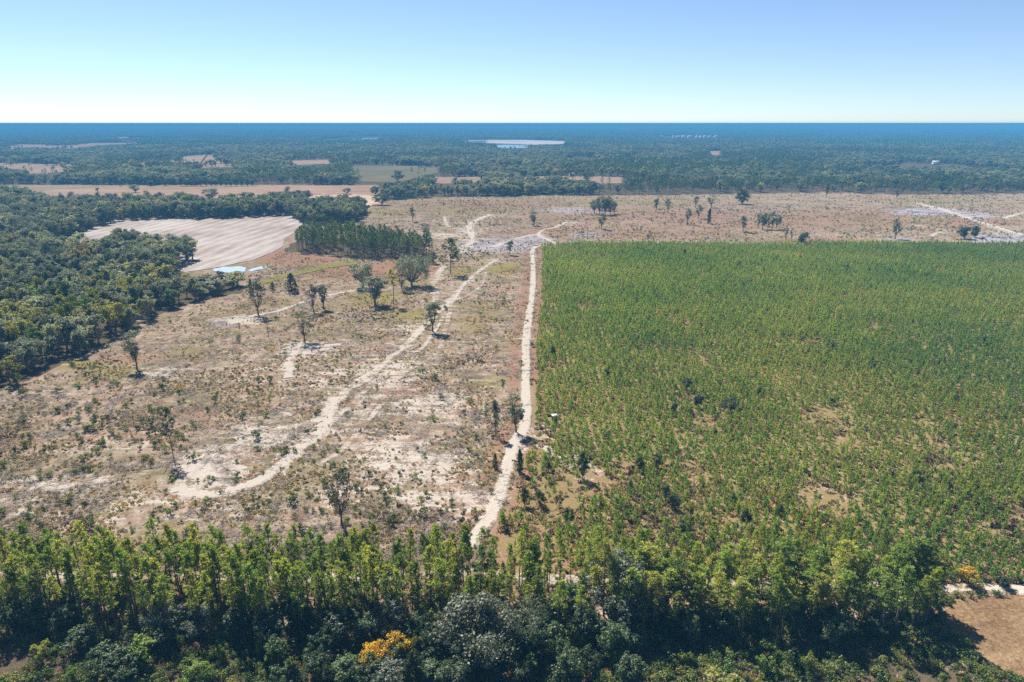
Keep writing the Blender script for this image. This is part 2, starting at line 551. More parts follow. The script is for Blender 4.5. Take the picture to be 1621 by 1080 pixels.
POND = [[(336, 427.5), (341, 425), (347, 424.5), (352, 422.5), (364, 423), (372, 422), (383, 422), (391, 425), (387, 428), (390, 429.5), (379, 431), (366, 431.5), (352, 433), (340, 430)],
        [(393, 428), (399, 425.5), (405, 424), (413, 421.8), (422, 422), (424, 424), (417, 426), (408, 427), (401, 429.5), (395, 429.5)]]


def outline(pts, n=14):
    P = np.array(pts + [pts[0]], float)
    Q = np.vstack([a + (b - a) * np.linspace(0, 1, n, endpoint=False)[:, None] for a, b in zip(P[:-1], P[1:])])
    y = Q[:, 1].mean()
    d = np.cumsum(np.r_[0, np.hypot(*np.diff(Q, axis=0).T)])
    a = y * .012
    return Q + np.stack([fbm(d, d * 0, y * .05, 5, 3) - .5, (fbm(d, d * 0, y * .05, 9, 3) - .5) * 2.2], 1) * a


FIELDS_W = [(n, k, outline(wpoly(p))) for n, k, p in FIELD_FAR]
LAKES_W = [outline(wpoly(p)) for p in LAKES]
ROAD_W = spline(wpoly(ROAD), 3.0)
BELT_ROAD_W = spline(wpoly(BELT_ROAD), 3.0)
TRAILS_W = [(spline(wpoly(p), 6.0), w_, s) for p, w_, s in TRAILS]


def blobs(px, py, L):
    v = np.zeros_like(px)
    for cx, cy_, rx, ry, s in L:
        v = np.maximum(v, s * np.exp(-.9 * (((px - cx) / rx) ** 2 + ((py - cy_) / ry) ** 2) ** 1.3))
    return v


CLEAR_W = wpoly([(-400, 912), (0, 912), (760, 912), (790, 850), (830, 700), (850, 560), (860, 400), (900, 390), (2200, 390)] + CLEAR_TOP[::-1] + [(590, 330), (520, 360), (440, 400), (390, 440), (390, 465), (300, 484), (200, 530), (60, 600), (-400, 780)])


def land(x, y):
    """Fields of the ground cover at world points: sand, slash, rust, ochre, forest floor."""
    px, py = pix(x, y)
    near = (y > 60) & (y < 1400)
    sand = blobs(px, py, SANDY)
    slash = blobs(px, py, SLASHY)
    rust = blobs(px, py, RUSTY)
    och = blobs(px, py, OCHRE)
    for line, w_, s in TRAILS_W:
        x0, y0 = line.min(0) - 30
        x1, y1 = line.max(0) + 30
        k = np.where((x > x0) & (x < x1) & (y > y0) & (y < y1))[0]
        if len(k):
            d = poly_dist(x[k], y[k], line)
            sand[k] = np.maximum(sand[k], s * (.5 * np.exp(-(d / (w_ * .45)) ** 2) + .36 * np.exp(-(d / (w_ * 2.4)) ** 2)))
    for line, w_, s in ((ROAD_W, 2.3, .85), (BELT_ROAD_W, 2.6, .35)):
        d = np.full(x.shape, 1e3)
        k = np.where((y > 100) & (y < 900))[0]
        d[k] = poly_dist(x[k], y[k], line[::2])
        sand = np.maximum(sand, s * np.exp(-(d / (w_ * .6)) ** 4))
        rust = np.maximum(rust, .6 * np.exp(-((d - 5) / 3.5) ** 2))
    sand *= near
    rust *= near
    slash *= near
    och *= near
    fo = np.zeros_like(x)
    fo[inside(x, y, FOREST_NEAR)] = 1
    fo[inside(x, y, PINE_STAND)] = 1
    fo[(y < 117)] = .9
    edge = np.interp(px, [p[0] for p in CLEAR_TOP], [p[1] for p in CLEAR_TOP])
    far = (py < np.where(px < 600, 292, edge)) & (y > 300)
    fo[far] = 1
    for n, k, P in FIELDS_W:
        x0, y0 = P.min(0)
        x1, y1 = P.max(0)
        kk = np.where((x > x0) & (x < x1) & (y > y0) & (y < y1))[0]
        if len(kk):
            fo[kk[inside(x[kk], y[kk], [tuple(q) for q in P])]] = 0
    pl = np.zeros_like(x)
    pl[inside(x, y, PLANTATION)] = 1
    return sand, slash, rust, och, fo, pl


def ground_mat():
    m, nt, out = new_mat('clearcut_ground')
    geo = nt.nodes.new('ShaderNodeNewGeometry')
    P = geo.outputs['Position']

    def attr(n):
        a = nt.nodes.new('ShaderNodeAttribute')
        a.attribute_name = n
        return a.outputs['Fac']
    n_fine = noise_n(nt, P, 1.3, 4, .7)
    n_mid = noise_n(nt, P, .22, 4, .65)
    n_big = noise_n(nt, P, .035, 4, .6)
    n_grain = noise_n(nt, P, 3.1, 2, .7)
    # dry grass and litter
    base = ramp(nt, [(.3, (.11, .08, .055)), (.43, (.21, .16, .12)), (.52, (.31, .25, .2)), (.6, (.4, .34, .285)), (.72, (.52, .465, .405))], n_mid)
    base = mixc(nt, .45, base, ramp(nt, [(.3, (.15, .11, .08)), (.5, (.32, .25, .185)), (.7, (.48, .41, .34))], n_fine))
    hue = noise_n(nt, P, .075, 5, .7, .6)
    tint = ramp(nt, [(.3, (.75, .8, .55)), (.42, (.93, .92, .8)), (.5, (1.06, 1.0, .96)), (.57, (1.04, .88, .78)), (.66, (.88, .66, .53))], hue)
    base = mixc(nt, .9, base, tint, 'MULTIPLY')
    gr = ramp(nt, [(.47, (0, 0, 0)), (.6, (1, 1, 1))], n_big)
    base = mixc(nt, math_n(nt, 'MULTIPLY', gr, .5), base, (.175, .15, .07))

    def cover(b, a, col1, col2, gain, soft=.16, amp=1.25, thr=.44):
        f = math_n(nt, 'MULTIPLY_ADD', n_mid, amp, -.5 * amp)
        f2 = math_n(nt, 'MULTIPLY_ADD', n_fine, amp, -.5 * amp)
        f = math_n(nt, 'ADD', f, f2)
        f = math_n(nt, 'MULTIPLY_ADD', attr(a), gain, f)
        if a == 'sand':
            f = math_n(nt, 'MULTIPLY_ADD', streaks, open_, f)
        mr = nd(nt, 'ShaderNodeMapRange', interpolation_type='SMOOTHSTEP')
        mr.inputs['From Min'].default_value = thr - soft
        mr.inputs['From Max'].default_value = thr + soft
        nt.links.new(f, mr.inputs['Value'])
        c = ramp(nt, [(.3, col1), (.7, col2)], n_grain)
        return mixc(nt, mr.outputs[0], b, c)
    base = cover(base, 'plantation', (.15, .14, .05), (.33, .22, .12), .7, .2, .8, .42)
    base = cover(base, 'ochre', (.17, .15, .05), (.31, .25, .09), .9)
    base = cover(base, 'rust', (.2, .11, .075), (.38, .225, .15), 1.0)
    base = cover(base, 'slash', (.23, .205, .22), (.44, .405, .425), 1.1)
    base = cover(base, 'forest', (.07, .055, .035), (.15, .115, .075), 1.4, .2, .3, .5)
    mpg = nd(nt, 'ShaderNodeMapping')
    mpg.inputs['Rotation'].default_value = (0, 0, R(-68))
    mpg.inputs['Scale'].default_value = (.16, 1, 1)
    nt.links.new(P, mpg.inputs[0])
    streaks = math_n(nt, 'MULTIPLY_ADD', noise_n(nt, mpg.outputs[0], .3, 4, .7), 1.7, -.82)
    open_ = math_n(nt, 'SUBTRACT', 1.0, math_n(nt, 'ADD', attr('forest'), attr('plantation'), clamp=True))
    base = cover(base, 'sand', (.4, .345, .285), (.55, .485, .415), 1.05)
    dk = ramp(nt, [(.28, (.45, .42, .4)), (.42, (1, 1, 1))], noise_n(nt, P, .85, 3, .75))
    base = mixc(nt, .55, base, dk, 'MULTIPLY')
    base = mixc(nt, 1.0, base, (.87, .87, .87), 'MULTIPLY')
    p = nd(nt, 'ShaderNodeBsdfDiffuse')
    p.inputs['Roughness'].default_value = .4
    nt.links.new(base, p.inputs['Color'])
    bn = nd(nt, 'ShaderNodeBump')
    bn.inputs['Strength'].default_value = .9
    bn.inputs['Distance'].default_value = .35
    hh = math_n(nt, 'MULTIPLY_ADD', n_mid, .9, n_fine)
    nt.links.new(hh, bn.inputs['Height'])
    nt.links.new(bn.outputs[0], p.inputs['Normal'])
    nt.links.new(p.outputs[0], out.inputs[0])
    return m


M['ground'] = ground_mat()


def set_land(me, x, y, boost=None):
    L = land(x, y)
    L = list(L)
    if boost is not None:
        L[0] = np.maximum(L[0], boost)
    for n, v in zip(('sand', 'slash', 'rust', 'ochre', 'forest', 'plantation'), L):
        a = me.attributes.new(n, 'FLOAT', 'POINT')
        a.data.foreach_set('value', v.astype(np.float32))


def build_ground():
    rows = [-400, -100, 20]
    d = 40.0
    while d < 1400:
        rows.append(d)
        d *= 1.0125
    while d < 46000:
        rows.append(d)
        d *= 1.035
    rows = np.array(rows)
    nc = 361
    u = np.linspace(-1, 1, nc)
    X = u[None, :] * (np.maximum(rows, 60) * .98 + 70)[:, None]
    Y = np.repeat(rows[:, None], nc, 1)
    x, y = X.ravel(), Y.ravel()
    z = np.zeros_like(x)
    n = (y > 120) & (y < 1200)
    z[n] = (fbm(x[n], y[n], 9, 3, 3) - .5) * .35 * smooth(120, 140, y[n])
    nr = len(rows)
    i, j = np.meshgrid(np.arange(nr - 1), np.arange(nc - 1), indexing='ij')
    a = (i * nc + j).ravel()
    q = np.stack([a, a + 1, a + nc + 1, a + nc], 1)
    me = mesh_from('ground', np.stack([x, y, z - .25], 1), [q], M['ground'], True)
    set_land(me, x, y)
    tag(obj('ground', me), kind='structure')


build_ground()


# ------------------------------------------------------------------ roads: sheets of five lanes that melt into the ground at their ragged edges
def build_track(name, line, width, zoff, core, lab=None):
    n = len(line)
    T = np.gradient(line, axis=0)
    T /= np.linalg.norm(T, axis=1, keepdims=True) + 1e-9
    Nn = np.stack([-T[:, 1], T[:, 0]], 1)
    s = np.arange(n)
    offs, val = [], []
    lanes = [(-1.5, 0.0), (-1.0, .55), (-.72, 1.0), (-.2, .98), (0, .7), (.2, .98), (.72, 1.0), (1.0, .55), (1.5, 0.0)]
    P, B = [], []
    for k, (o, v) in enumerate(lanes):
        j = (vnoise(s * 3.0, s * 0 + k * 50, 9, 5) - .5) * .32 * (abs(o) > .5)
        wv = width * .5 * (1 + .25 * (vnoise(s * 3.0, s * 0, 40, 9) - .5))
        P.append(line + Nn * ((o + j) * wv)[:, None])
        B.append(np.full(n, v * core))
    V = np.stack(P, 1).reshape(-1, 2)
    b = np.stack(B, 1).ravel()
    nl = len(lanes)
    zz = np.where(np.tile(np.abs([l[0] for l in lanes]) > 1.2, n), -.2, zoff)
    i, j = np.meshgrid(np.arange(n - 1), np.arange(nl - 1), indexing='ij')
    a = (i * nl + j).ravel()
    q = np.stack([a, a + nl, a + nl + 1, a + 1], 1)
    me = mesh_from(name, np.column_stack([V, zz]), [q], M['ground'], True)
    set_land(me, V[:, 0], V[:, 1], b)
    o = obj(name, me)
    tag(o, lab, None, None, 'structure')
    return o


build_track('dirt_road', ROAD_W, 2.9, .034, 1.05)
build_track('farm_track', BELT_ROAD_W, 3.0, .03, np.interp(BELT_ROAD_W[:, 0], [-20, 20, 60, 85], [.3, .4, .28, .5]))
for i_, (line, w_, s) in enumerate(TRAILS_W):
    build_track('sandy_trail', line, w_ * .8, .004 + .001 * i_, s * (.75 + .3 * s) * ((.8 if i_ == 0 else .35) + (.4 if i_ == 0 else 1.1) * vnoise(np.arange(len(line)) * 6.0, np.zeros(len(line)), 20, i_)))


# ------------------------------------------------------------------ fields, water
def sheet(name, outline, z, mat, kind='structure', label=None):
    P = np.asarray(outline)
    me = bpy.data.meshes.new(name)
    me.from_pydata([(p[0], p[1], z) for p in P], [], [list(range(len(P)))])
    me.materials.append(mat)
    me.update()
    if me.polygons[0].normal.z < 0:
        me.flip_normals()
    o = obj(name, me)
    tag(o, label, None, None, kind)
    return o


def ragged(outline, step, amp, seed):
    P = spline(list(outline) + [outline[0]], step)[:-1]
    r = np.random.default_rng(seed)
    return P + r.normal(0, amp, P.shape)


def field_mat(name, c1, c2, c3, period, angle, stripe, patch, bump=.15, fine=1.0):
    m, nt, out = new_mat(name)
    geo = nt.nodes.new('ShaderNodeNewGeometry')
    P = geo.outputs['Position']
    mp = nd(nt, 'ShaderNodeMapping')
    mp.inputs['Rotation'].default_value = (0, 0, R(angle))
    nt.links.new(P, mp.inputs[0])
    wv = nd(nt, 'ShaderNodeTexWave')
    wv.inputs['Scale'].default_value = 2 * math.pi / period / 20 * 1.0
    wv.inputs['Distortion'].default_value = 3.5
    wv.inputs['Detail'].default_value = 3
    wv.inputs['Detail Scale'].default_value = .6
    nt.links.new(mp.outputs[0], wv.inputs[0])
    mp2 = nd(nt, 'ShaderNodeMapping')
    mp2.inputs['Scale'].default_value = (1, .12, 1)
    nt.links.new(mp.outputs[0], mp2.inputs[0])
    streak = noise_n(nt, mp2.outputs[0], .28, 5, .7)
    big = noise_n(nt, P, patch, 4, .6)
    fn = noise_n(nt, P, fine, 5, .75)
    f = math_n(nt, 'MULTIPLY', wv.outputs['Fac'], stripe)
    f = math_n(nt, 'MULTIPLY_ADD', streak, .9, f)
    f = math_n(nt, 'MULTIPLY_ADD', big, .9, f)
    f = math_n(nt, 'MULTIPLY_ADD', fn, .5 if stripe else 1.7, f)
    f = math_n(nt, 'ADD', f, -.85 - stripe * .4 - (0 if stripe else .55))
    c = ramp(nt, [(.05, c1), (.35, c2), (.75, c3)], f)
    d = nd(nt, 'ShaderNodeBsdfDiffuse')
    nt.links.new(c, d.inputs[0])
    if bump:
        bn = nd(nt, 'ShaderNodeBump')
        bn.inputs['Distance'].default_value = bump
        h = math_n(nt, 'MULTIPLY_ADD', wv.outputs['Fac'], 1.0 if stripe else 0.0, fn)
        nt.links.new(h, bn.inputs['Height'])
        nt.links.new(bn.outputs[0], d.inputs['Normal'])
    nt.links.new(d.outputs[0], out.inputs[0])
    return m


M['ploughed'] = field_mat('ploughed_sand', (.155, .122, .102), (.245, .212, .19), (.36, .335, .312), 13, 5, .16, .012, .2, .6)
M['brown_field'] = field_mat('brown_stubble', (.087, .054, .026), (.165, .106, .057), (.270, .187, .104), 3.2, 80, 0, .05, .5, 1.1)
M['f_brown'] = field_mat('dry_brown_pasture', (.139, .094, .063), (.209, .143, .101), (.264, .188, .139), 60, 88, .1, .006, 0, .05)
M['f_tan'] = field_mat('pale_tan_pasture', (.251, .174, .118), (.313, .230, .167), (.383, .299, .237), 60, 88, .1, .006, 0, .05)
M['f_green'] = field_mat('green_brown_planting', (.065, .070, .035), (.100, .087, .048), (.157, .113, .070), 24, 20, .2, .006, 0, .05)
M['f_pale'] = field_mat('dry_lake_bed', (.251, .223, .209), (.334, .313, .292), (.418, .404, .390), 80, 88, .1, .004, 0, .02)
M['f_strip'] = field_mat('mown_green_strip', (.090, .090, .028), (.132, .118, .042), (.167, .132, .056), 8, 80, .1, .05, .1, 1)


def water_mat():
    m, nt, out = new_mat('still_water')
    p = nd(nt, 'ShaderNodeBsdfPrincipled')
    p.inputs['Base Color'].default_value = (.3, .36, .38, 1)
    p.inputs['Roughness'].default_value = .04
    p.inputs['IOR'].default_value = 1.33
    geo = nt.nodes.new('ShaderNodeNewGeometry')
    bn = nd(nt, 'ShaderNodeBump')
    bn.inputs['Strength'].default_value = .15
    bn.inputs['Distance'].default_value = .02
    nt.links.new(noise_n(nt, geo.outputs['Position'], .8, 3), bn.inputs['Height'])
    nt.links.new(bn.outputs[0], p.inputs['Normal'])
    nt.links.new(p.outputs[0], out.inputs[0])
    return m


M['water'] = water_mat()
sheet('ploughed_field', ragged(PLOUGHED, 5, .5, 1), .02, M['ploughed'])
sheet('grass_strip', ragged(GREEN_STRIP, 6, .5, 2), .024, M['f_strip'])
sheet('stubble_field', ragged(BROWN_FIELD, 2, .12, 3), .02, M['brown_field'])
for i, (n, k, P) in enumerate(FIELDS_W):
    sheet(n, P[:-1] + np.random.default_rng(i).normal(0, 4, P[:-1].shape), .1 + .03 * i, M['f_' + k])
for P in LAKES_W:
    sheet('lake', P[:-1], .7, M['water'])
for P in POND:
    sheet('pond', ragged(wpoly(P), 3, .35, 7), .05, M['water'])


# ------------------------------------------------------------------ plants
def branch_path(p0, az, length, rise, n=4, wob=.1, r=rng):
    t = np.linspace(0, 1, n)
    x = p0[0] + math.cos(az) * length * t
    y = p0[1] + math.sin(az) * length * t
    z = p0[2] + rise * length * t - .12 * length * t ** 2
    P = np.stack([x, y, z], 1)
    P[1:] += r.normal(0, wob * length / n, (n - 1, 3))
    return P


def make_pine(seed, H=16.0, crown_from=.55, rad=2.3, nb=30, tufts=6, per=9, size=.62, mat='pine', full=1.0):
    """Tall pine: bare trunk, whorls of branches carrying needle tufts near the top."""
    r = np.random.default_rng(seed)
    T, C = Geo(), Geo()
    n = 8
    tt = np.linspace(0, 1, n)
    lean = r.normal(0, .25, 2)
    tp = np.stack([lean[0] * tt ** 2 + .1 * np.sin(tt * 5 + seed), lean[1] * tt ** 2 + .1 * np.cos(tt * 4 + seed), tt * H * .97], 1)
    T.tube(tp, .17 * (1 - tt * .82), 6)
    for b in range(nb):
        f = crown_from + (1 - crown_from) * (b + r.uniform(0, 1)) / nb
        h = f * H * .97
        c = np.array([np.interp(h, tp[:, 2], tp[:, 0]), np.interp(h, tp[:, 2], tp[:, 1]), h])
        k = (f - crown_from) / (1 - crown_from)
        L = rad * (.35 + .9 * math.sin(math.pi * min(1, .16 + .84 * k ** .85)) ** .8) * r.uniform(.55, 1.15)
        if k > .9:
            L *= .6
        P = branch_path(c, r.uniform(0, 2 * math.pi), L, .25 + .5 * k, 4, .12, r)
        T.tube(P, [.05, .04, .028, .015], 3)
        if r.random() > full:
            continue
        for t in range(tufts):
            s = r.uniform(.45, 1.02)
            q = np.array([np.interp(s, np.linspace(0, 1, 4), P[:, i]) for i in range(3)]) + r.normal(0, .22, 3)
            ax = unit(r.normal(size=(per, 3)) * .8 + np.array([0, 0, .5]))
            N = np.cross(ax, r.normal(size=(per, 3)))
            C.quads(cards(q + ax * size * .45, N, size, size * .3, r, ax))
    top = tp[-1]
    ax = unit(r.normal(size=(18, 3)) * .7 + np.array([0, 0, .8]))
    C.quads(cards(top + ax * size * .5 + r.normal(0, .2, (18, 3)), np.cross(ax, r.normal(size=(18, 3))), size, size * .4, r, ax))
    return T.build('pine_trunk', M['bark'], True), C.build('pine_crown', M[mat])


def make_oak(seed, H=12.0, W=9.0, trunk=.28, lobes=16, per=130, size=.5, mat='oak', bark='bark_grey', fill=1.0, lift=.0, flat=.85, girth=.028):
    """Broadleaf tree: forked trunk, limbs to many leaf clumps that fill an uneven crown."""
    r = np.random.default_rng(seed)
    T, C = Geo(), Geo()
    zc0 = H * trunk
    fork = np.array([r.normal(0, .2), r.normal(0, .2), zc0 * .9])
    rt = girth * H
    T.tube([(0, 0, 0), fork * [.4, .4, .5], fork], [rt * 1.25, rt, rt * .85], 7)
    cc = np.array([0, 0, (zc0 + H) * .5])
    rad = np.array([W * .5, W * .5, (H - zc0) * .5])
    for k in range(lobes):
        for _ in range(30):
            d = unit(r.normal(size=3) + np.array([0, 0, .3]))
            s = r.uniform(.45, .86)
            c = cc + d * rad * s
            if c[2] > zc0 * .9 + lift:
                break
        lr = rad.mean() * r.uniform(.26, .46) * (1.1 - .3 * s)
        m = (fork + c) * .5 + r.normal(0, .3, 3) + np.array([0, 0, -.05 * H])
        T.tube([fork, m, c], [rt * .5, rt * .28, rt * .1], 4)
        if r.random() > fill:
            for q in range(4):
                e = c + unit(r.normal(size=3)) * lr * 1.3
                T.tube([c, (c + e) / 2 + r.normal(0, .1, 3), e], [rt * .12, rt * .07, rt * .03], 3)
            continue
        # leaf clumps of a lobe: small puffs over its shell, denser above
        npf = 9
        pd = unit(r.normal(size=(npf, 3)) + np.array([0, 0, .35]))
        pc = c + pd * lr * r.uniform(.45, 1.0, (npf, 1)) * np.array([1, 1, flat])
        m_ = per // npf
        idx = np.repeat(np.arange(npf), m_)
        dd = unit(r.normal(size=(len(idx), 3)))
        Q = pc[idx] + dd * (lr * .42 * r.uniform(.3, 1, (len(idx), 1)) ** .5)
        N = dd * .7 + unit(Q - cc) * .5 + r.normal(0, .6, dd.shape)
        C.quads(cards(Q, N, size, size * .7, r))
    return T.build('oak_trunk', M[bark], True), C.build('oak_crown', M[mat])


def make_column(seed, H=5.0, W=2.0, n=420, size=.35, mat='cedar'):
    r = np.random.default_rng(seed)
    T, C = Geo(), Geo()
    T.tube([(0, 0, 0), (0, 0, H * .5), (r.normal(0, .1), 0, H * .95)], [.1, .07, .02], 5)
    z = r.uniform(.06, 1, n)
    prof = np.sin(np.pi * np.clip(z, 0, 1) ** .75) ** .6 * (1 - .35 * z)
    a = r.uniform(0, 2 * np.pi, n)
    rr = W * .5 * prof * r.uniform(.45, 1.12, n) * (1 + .25 * np.sin(a * 3 + z * 9 + seed))
    Q = np.stack([np.cos(a) * rr, np.sin(a) * rr, z * H], 1)
    ax = np.stack([np.cos(a), np.sin(a), np.full(n, 1.1)], 1) + r.normal(0, .4, (n, 3))
    N = np.stack([np.cos(a), np.sin(a), np.full(n, .2)], 1) + r.normal(0, .6, (n, 3))
    C.quads(cards(Q, N, size * 1.4, size * .7, r, ax))
    return T.build('cedar_trunk', M['bark'], True), C.build('cedar_crown', M[mat])


def make_snag(seed, H=10.0, nb=9):
    r = np.random.default_rng(seed)
    T = Geo()
    tt = np.linspace(0, 1, 5)
    P = np.stack([r.normal(0, .15, 5) * tt, r.normal(0, .15, 5) * tt, tt * H], 1)
    T.tube(P, .16 * (1 - .8 * tt), 5)
    for b in range(nb):
        h = H * r.uniform(.4, .98)
        q = branch_path(np.array([np.interp(h, P[:, 2], P[:, i]) for i in range(2)] + [h]), r.uniform(0, 6.3), r.uniform(.6, 2.0) * H / 10, .6, 4, .2, r)
        T.tube(q, [.06, .045, .03, .012], 3)
        for k in range(2):
            T.tube(branch_path(q[2], r.uniform(0, 6.3), .8, .7, 3, .2, r), [.025, .02, .01], 3)
    return T.build('snag_trunk', M['bark'], True), None


def make_sapling(seed, H=3.4, n=60, mat='sapling'):
    """Young plantation pine: upright candles of needles on a few rising branches."""
    r = np.random.default_rng(seed)
    G = Geo()
    k = 7
    cent, axs = [], []
    for b in range(k):
        f = b / k
        L = (1 - f) * .5 * r.uniform(.6, 1.2) + .1
        az = b * 2.4 + r.uniform(-.4, .4)
        base = H * (.18 + .6 * f)
        for t in (.45, .8, 1.1):
            cent.append((math.cos(az) * L * t, math.sin(az) * L * t, base + L * t * .9))
            axs.append((math.cos(az) * .6, math.sin(az) * .6, 1))
    for t in np.linspace(.45, 1.0, 6):
        cent.append((0, 0, H * t))
        axs.append((0, 0, 1))
    cent, axs = np.array(cent), np.array(axs)
    per = max(2, n // len(cent))
    idx = np.repeat(np.arange(len(cent)), per)
    ax = unit(axs[idx] * .8 + r.normal(0, .55, (len(idx), 3)))
    Q = cent[idx] + ax * .2 + r.normal(0, .08, (len(idx), 3))
    G.quads(cards(Q, np.cross(ax, r.normal(size=ax.shape)), .5, .15, r, ax))
    G.tube([(0, 0, 0), (.03, 0, H * .5), (0, 0, H * .95)], [.045, .035, .015], 3)
    return G.build('young_pine', M[mat])


def make_shrub(seed, H=1.6, W=1.8, n=150, size=.3, mat='shrub', lobes=5):
    r = np.random.default_rng(seed)
    G = Geo()
    lc = np.stack([r.normal(0, W * .22, lobes), r.normal(0, W * .22, lobes), r.uniform(.3, .72, lobes) * H], 1)
    lr = r.uniform(.2, .34, lobes) * (W + H) * .5
    idx = r.integers(0, lobes, n)
    d = unit(r.normal(size=(n, 3)) + np.array([0, 0, .25]))
    Q = lc[idx] + d * lr[idx][:, None] * r.uniform(.5, 1.05, (n, 1))
    Q[:, 2] = np.maximum(Q[:, 2], .08)
    G.quads(cards(Q, d + r.normal(0, .5, d.shape), size, size * .65, r))
    for k in range(lobes):
        G.tube([(0, 0, 0), lc[k] * [.6, .6, .5], lc[k]], [.03, .02, .01], 3)
    return G.build('shrub', M[mat])


def make_tuft(seed, H=.7, W=.9, n=14, mat='scrub'):
    r = np.random.default_rng(seed)
    G = Geo()
    a = r.uniform(0, 6.283, n)
    lean = r.uniform(.1, 1.0, n)
    ax = np.stack([np.cos(a) * lean, np.sin(a) * lean, np.ones(n)], 1)
    L = H * r.uniform(.6, 1.1, n)
    Q = np.stack([np.cos(a), np.sin(a), np.zeros(n)], 1) * (W * .3 * r.uniform(0, 1, n))[:, None] + unit(ax) * (L * .5)[:, None]
    G.quads(cards(Q, np.cross(ax, r.normal(size=(n, 3))), H, W * .3, r, ax))
    return G.build('grass_tuft', M[mat])


def make_sticks(seed, n=7):
    r = np.random.default_rng(seed)
    G = Geo()
    for k in range(n):
        c = np.array([r.normal(0, .7), r.normal(0, .7), r.uniform(.05, .3)])
        a, L = r.uniform(0, 6.283), r.uniform(.4, 1.6)
        d = np.array([math.cos(a) * L, math.sin(a) * L, r.normal(0, .12)])
        G.tube([c - d, c + r.normal(0, .08, 3), c + d], [.03, .05, .025], 3)
    return G.build('fallen_twigs', M['slash'])


def make_grove(seed, size=60, n=34, H=14):
    """A patch of forest canopy for the far distance: many low crowns."""
    r = np.random.default_rng(seed)
    G = Geo()
    for k in range(n):
        c = np.array([r.uniform(-.5, .5) * size, r.uniform(-.5, .5) * size])
        h, wd = H * r.uniform(.65, 1.15), r.uniform(6, 11)
        m = 26
        d = unit(r.normal(size=(m, 3)) + np.array([0, 0, .35]))
        Q = np.array([c[0], c[1], h - wd * .5]) + d * np.array([wd * .5, wd * .5, wd * .52]) * r.uniform(.75, 1.05, (m, 1))
        G.quads(cards(Q, d + r.normal(0, .35, d.shape), wd * .5, wd * .38, r))
        G.tube([(c[0], c[1], 0), (c[0], c[1], h * .6)], [.4, .3], 3)
    return G.build('far_grove', M['far_leaf'])


PINES = [make_pine(100 + i, 16, f - .06, rd * .86, nb + 8, tf, pr + 6, .46) for i, (f, rd, nb, tf, pr) in enumerate(
    [(.5, 1.35, 26, 4, 6), (.55, 1.6, 24, 4, 6), (.6, 1.3, 20, 4, 6), (.48, 1.2, 28, 4, 5), (.62, 1.8, 22, 4, 6), (.42, 1.45, 30, 4, 5)])]
PINES_FAR = [make_pine(140 + i, 16, f, 2.1, 24, 4, 8, .66, 'pine_far') for i, f in enumerate((.4, .5, .55))]
OAKS = [make_oak(200 + i, 12, W, .2, 20, 216, .38, 'oak') for i, W in enumerate((8.5, 9.5, 8, 10))]
OAKS_DARK = [make_oak(220 + i, 10, W, .12, 20, 216, .36, 'oak_dark', 'bark') for i, W in enumerate((7, 8, 6, 7))]
OAK_SILVER = [make_oak(240 + i, 12, W, .14, 30, 270, .33, 'oak_silver') for i, W in enumerate((13, 10))]
HARD = [make_oak(260 + i, 13, W, .16, 15, 100, .7, 'hardwood', 'bark_grey') for i, W in enumerate((8, 9, 7.5, 10, 8.5))]
GREENS = [make_oak(280 + i, 7, W, .12, 13, 162, .34, 'green_bush', 'bark') for i, W in enumerate((5, 6))]
YELLOWS = [make_oak(290 + i, 8, 5.5, .2, 15, 126, .32, 'yellow', 'bark', .85) for i in range(2)]
YGREENS = [make_oak(295 + i, 6, 5, .15, 13, 144, .34, 'yellow_green', 'bark', .9) for i in range(2)]
SPARSE = [make_oak(300 + i, 14, 6.5, .2, 17, 72, .46, 'grey_leaf', 'bark', .75, girth=.016) for i in range(4)]
SLENDER = [make_oak(320 + i, 14, 5.0, .22, 16, 90, .46, 'oak', 'bark', girth=.016) for i in range(3)]
CEDARS = [make_column(340 + i, 5, W) for i, W in enumerate((2.2, 1.8, 2.6))]
SNAGS = [make_snag(360 + i) for i in range(3)]
FULLPINE = [make_pine(380 + i, 16, f, rd, 46, 6, 12, .46, 'pine_far') for i, (f, rd) in enumerate(((.25, 2.0), (.45, 2.6)))]
SAPS = [make_sapling(400 + i, h, 135) for i, h in enumerate((3.2, 3.6, 3.0, 3.9, 3.4, 2.8))]
SHRUBS = [make_shrub(420 + i, H, W, 170) for i, (H, W) in enumerate(((1.6, 1.9), (2.0, 1.7), (1.3, 2.2), (2.4, 1.6), (1.7, 1.5)))]
TUFTS = [make_tuft(440 + i, H, W, n) for i, (H, W, n) in enumerate(((.6, .9, 14), (.8, .8, 12), (.45, 1.2, 16), (.9, 1.3, 18)))]
STICKS = [make_sticks(460 + i) for i in range(3)]
GROVES = [make_grove(480 + i) for i in range(4)]


def plant(name, proto, x, y, H, W=None, label='', cat='tree', group=None, rz=None, baseH=16.0, baseW=None, z=-.25):
    """One tree: an Empty at its foot with trunk and crown below it."""
    e = bpy.data.objects.new(name, None)
    COL.objects.link(e)
    e.location = (x, y, z)
    e.rotation_euler = (0, 0, random.uniform(0, 6.283) if rz is None else rz)
    s = H / baseH
    sw = s if (W is None or baseW is None) else W / baseW
    e.scale = (sw, sw, s)
    tag(e, label, cat, group)
    e.empty_display_size = .5
    t = obj('trunk', proto[0], e)
    if proto[1]:
        obj('crown', proto[1], e)
    return e


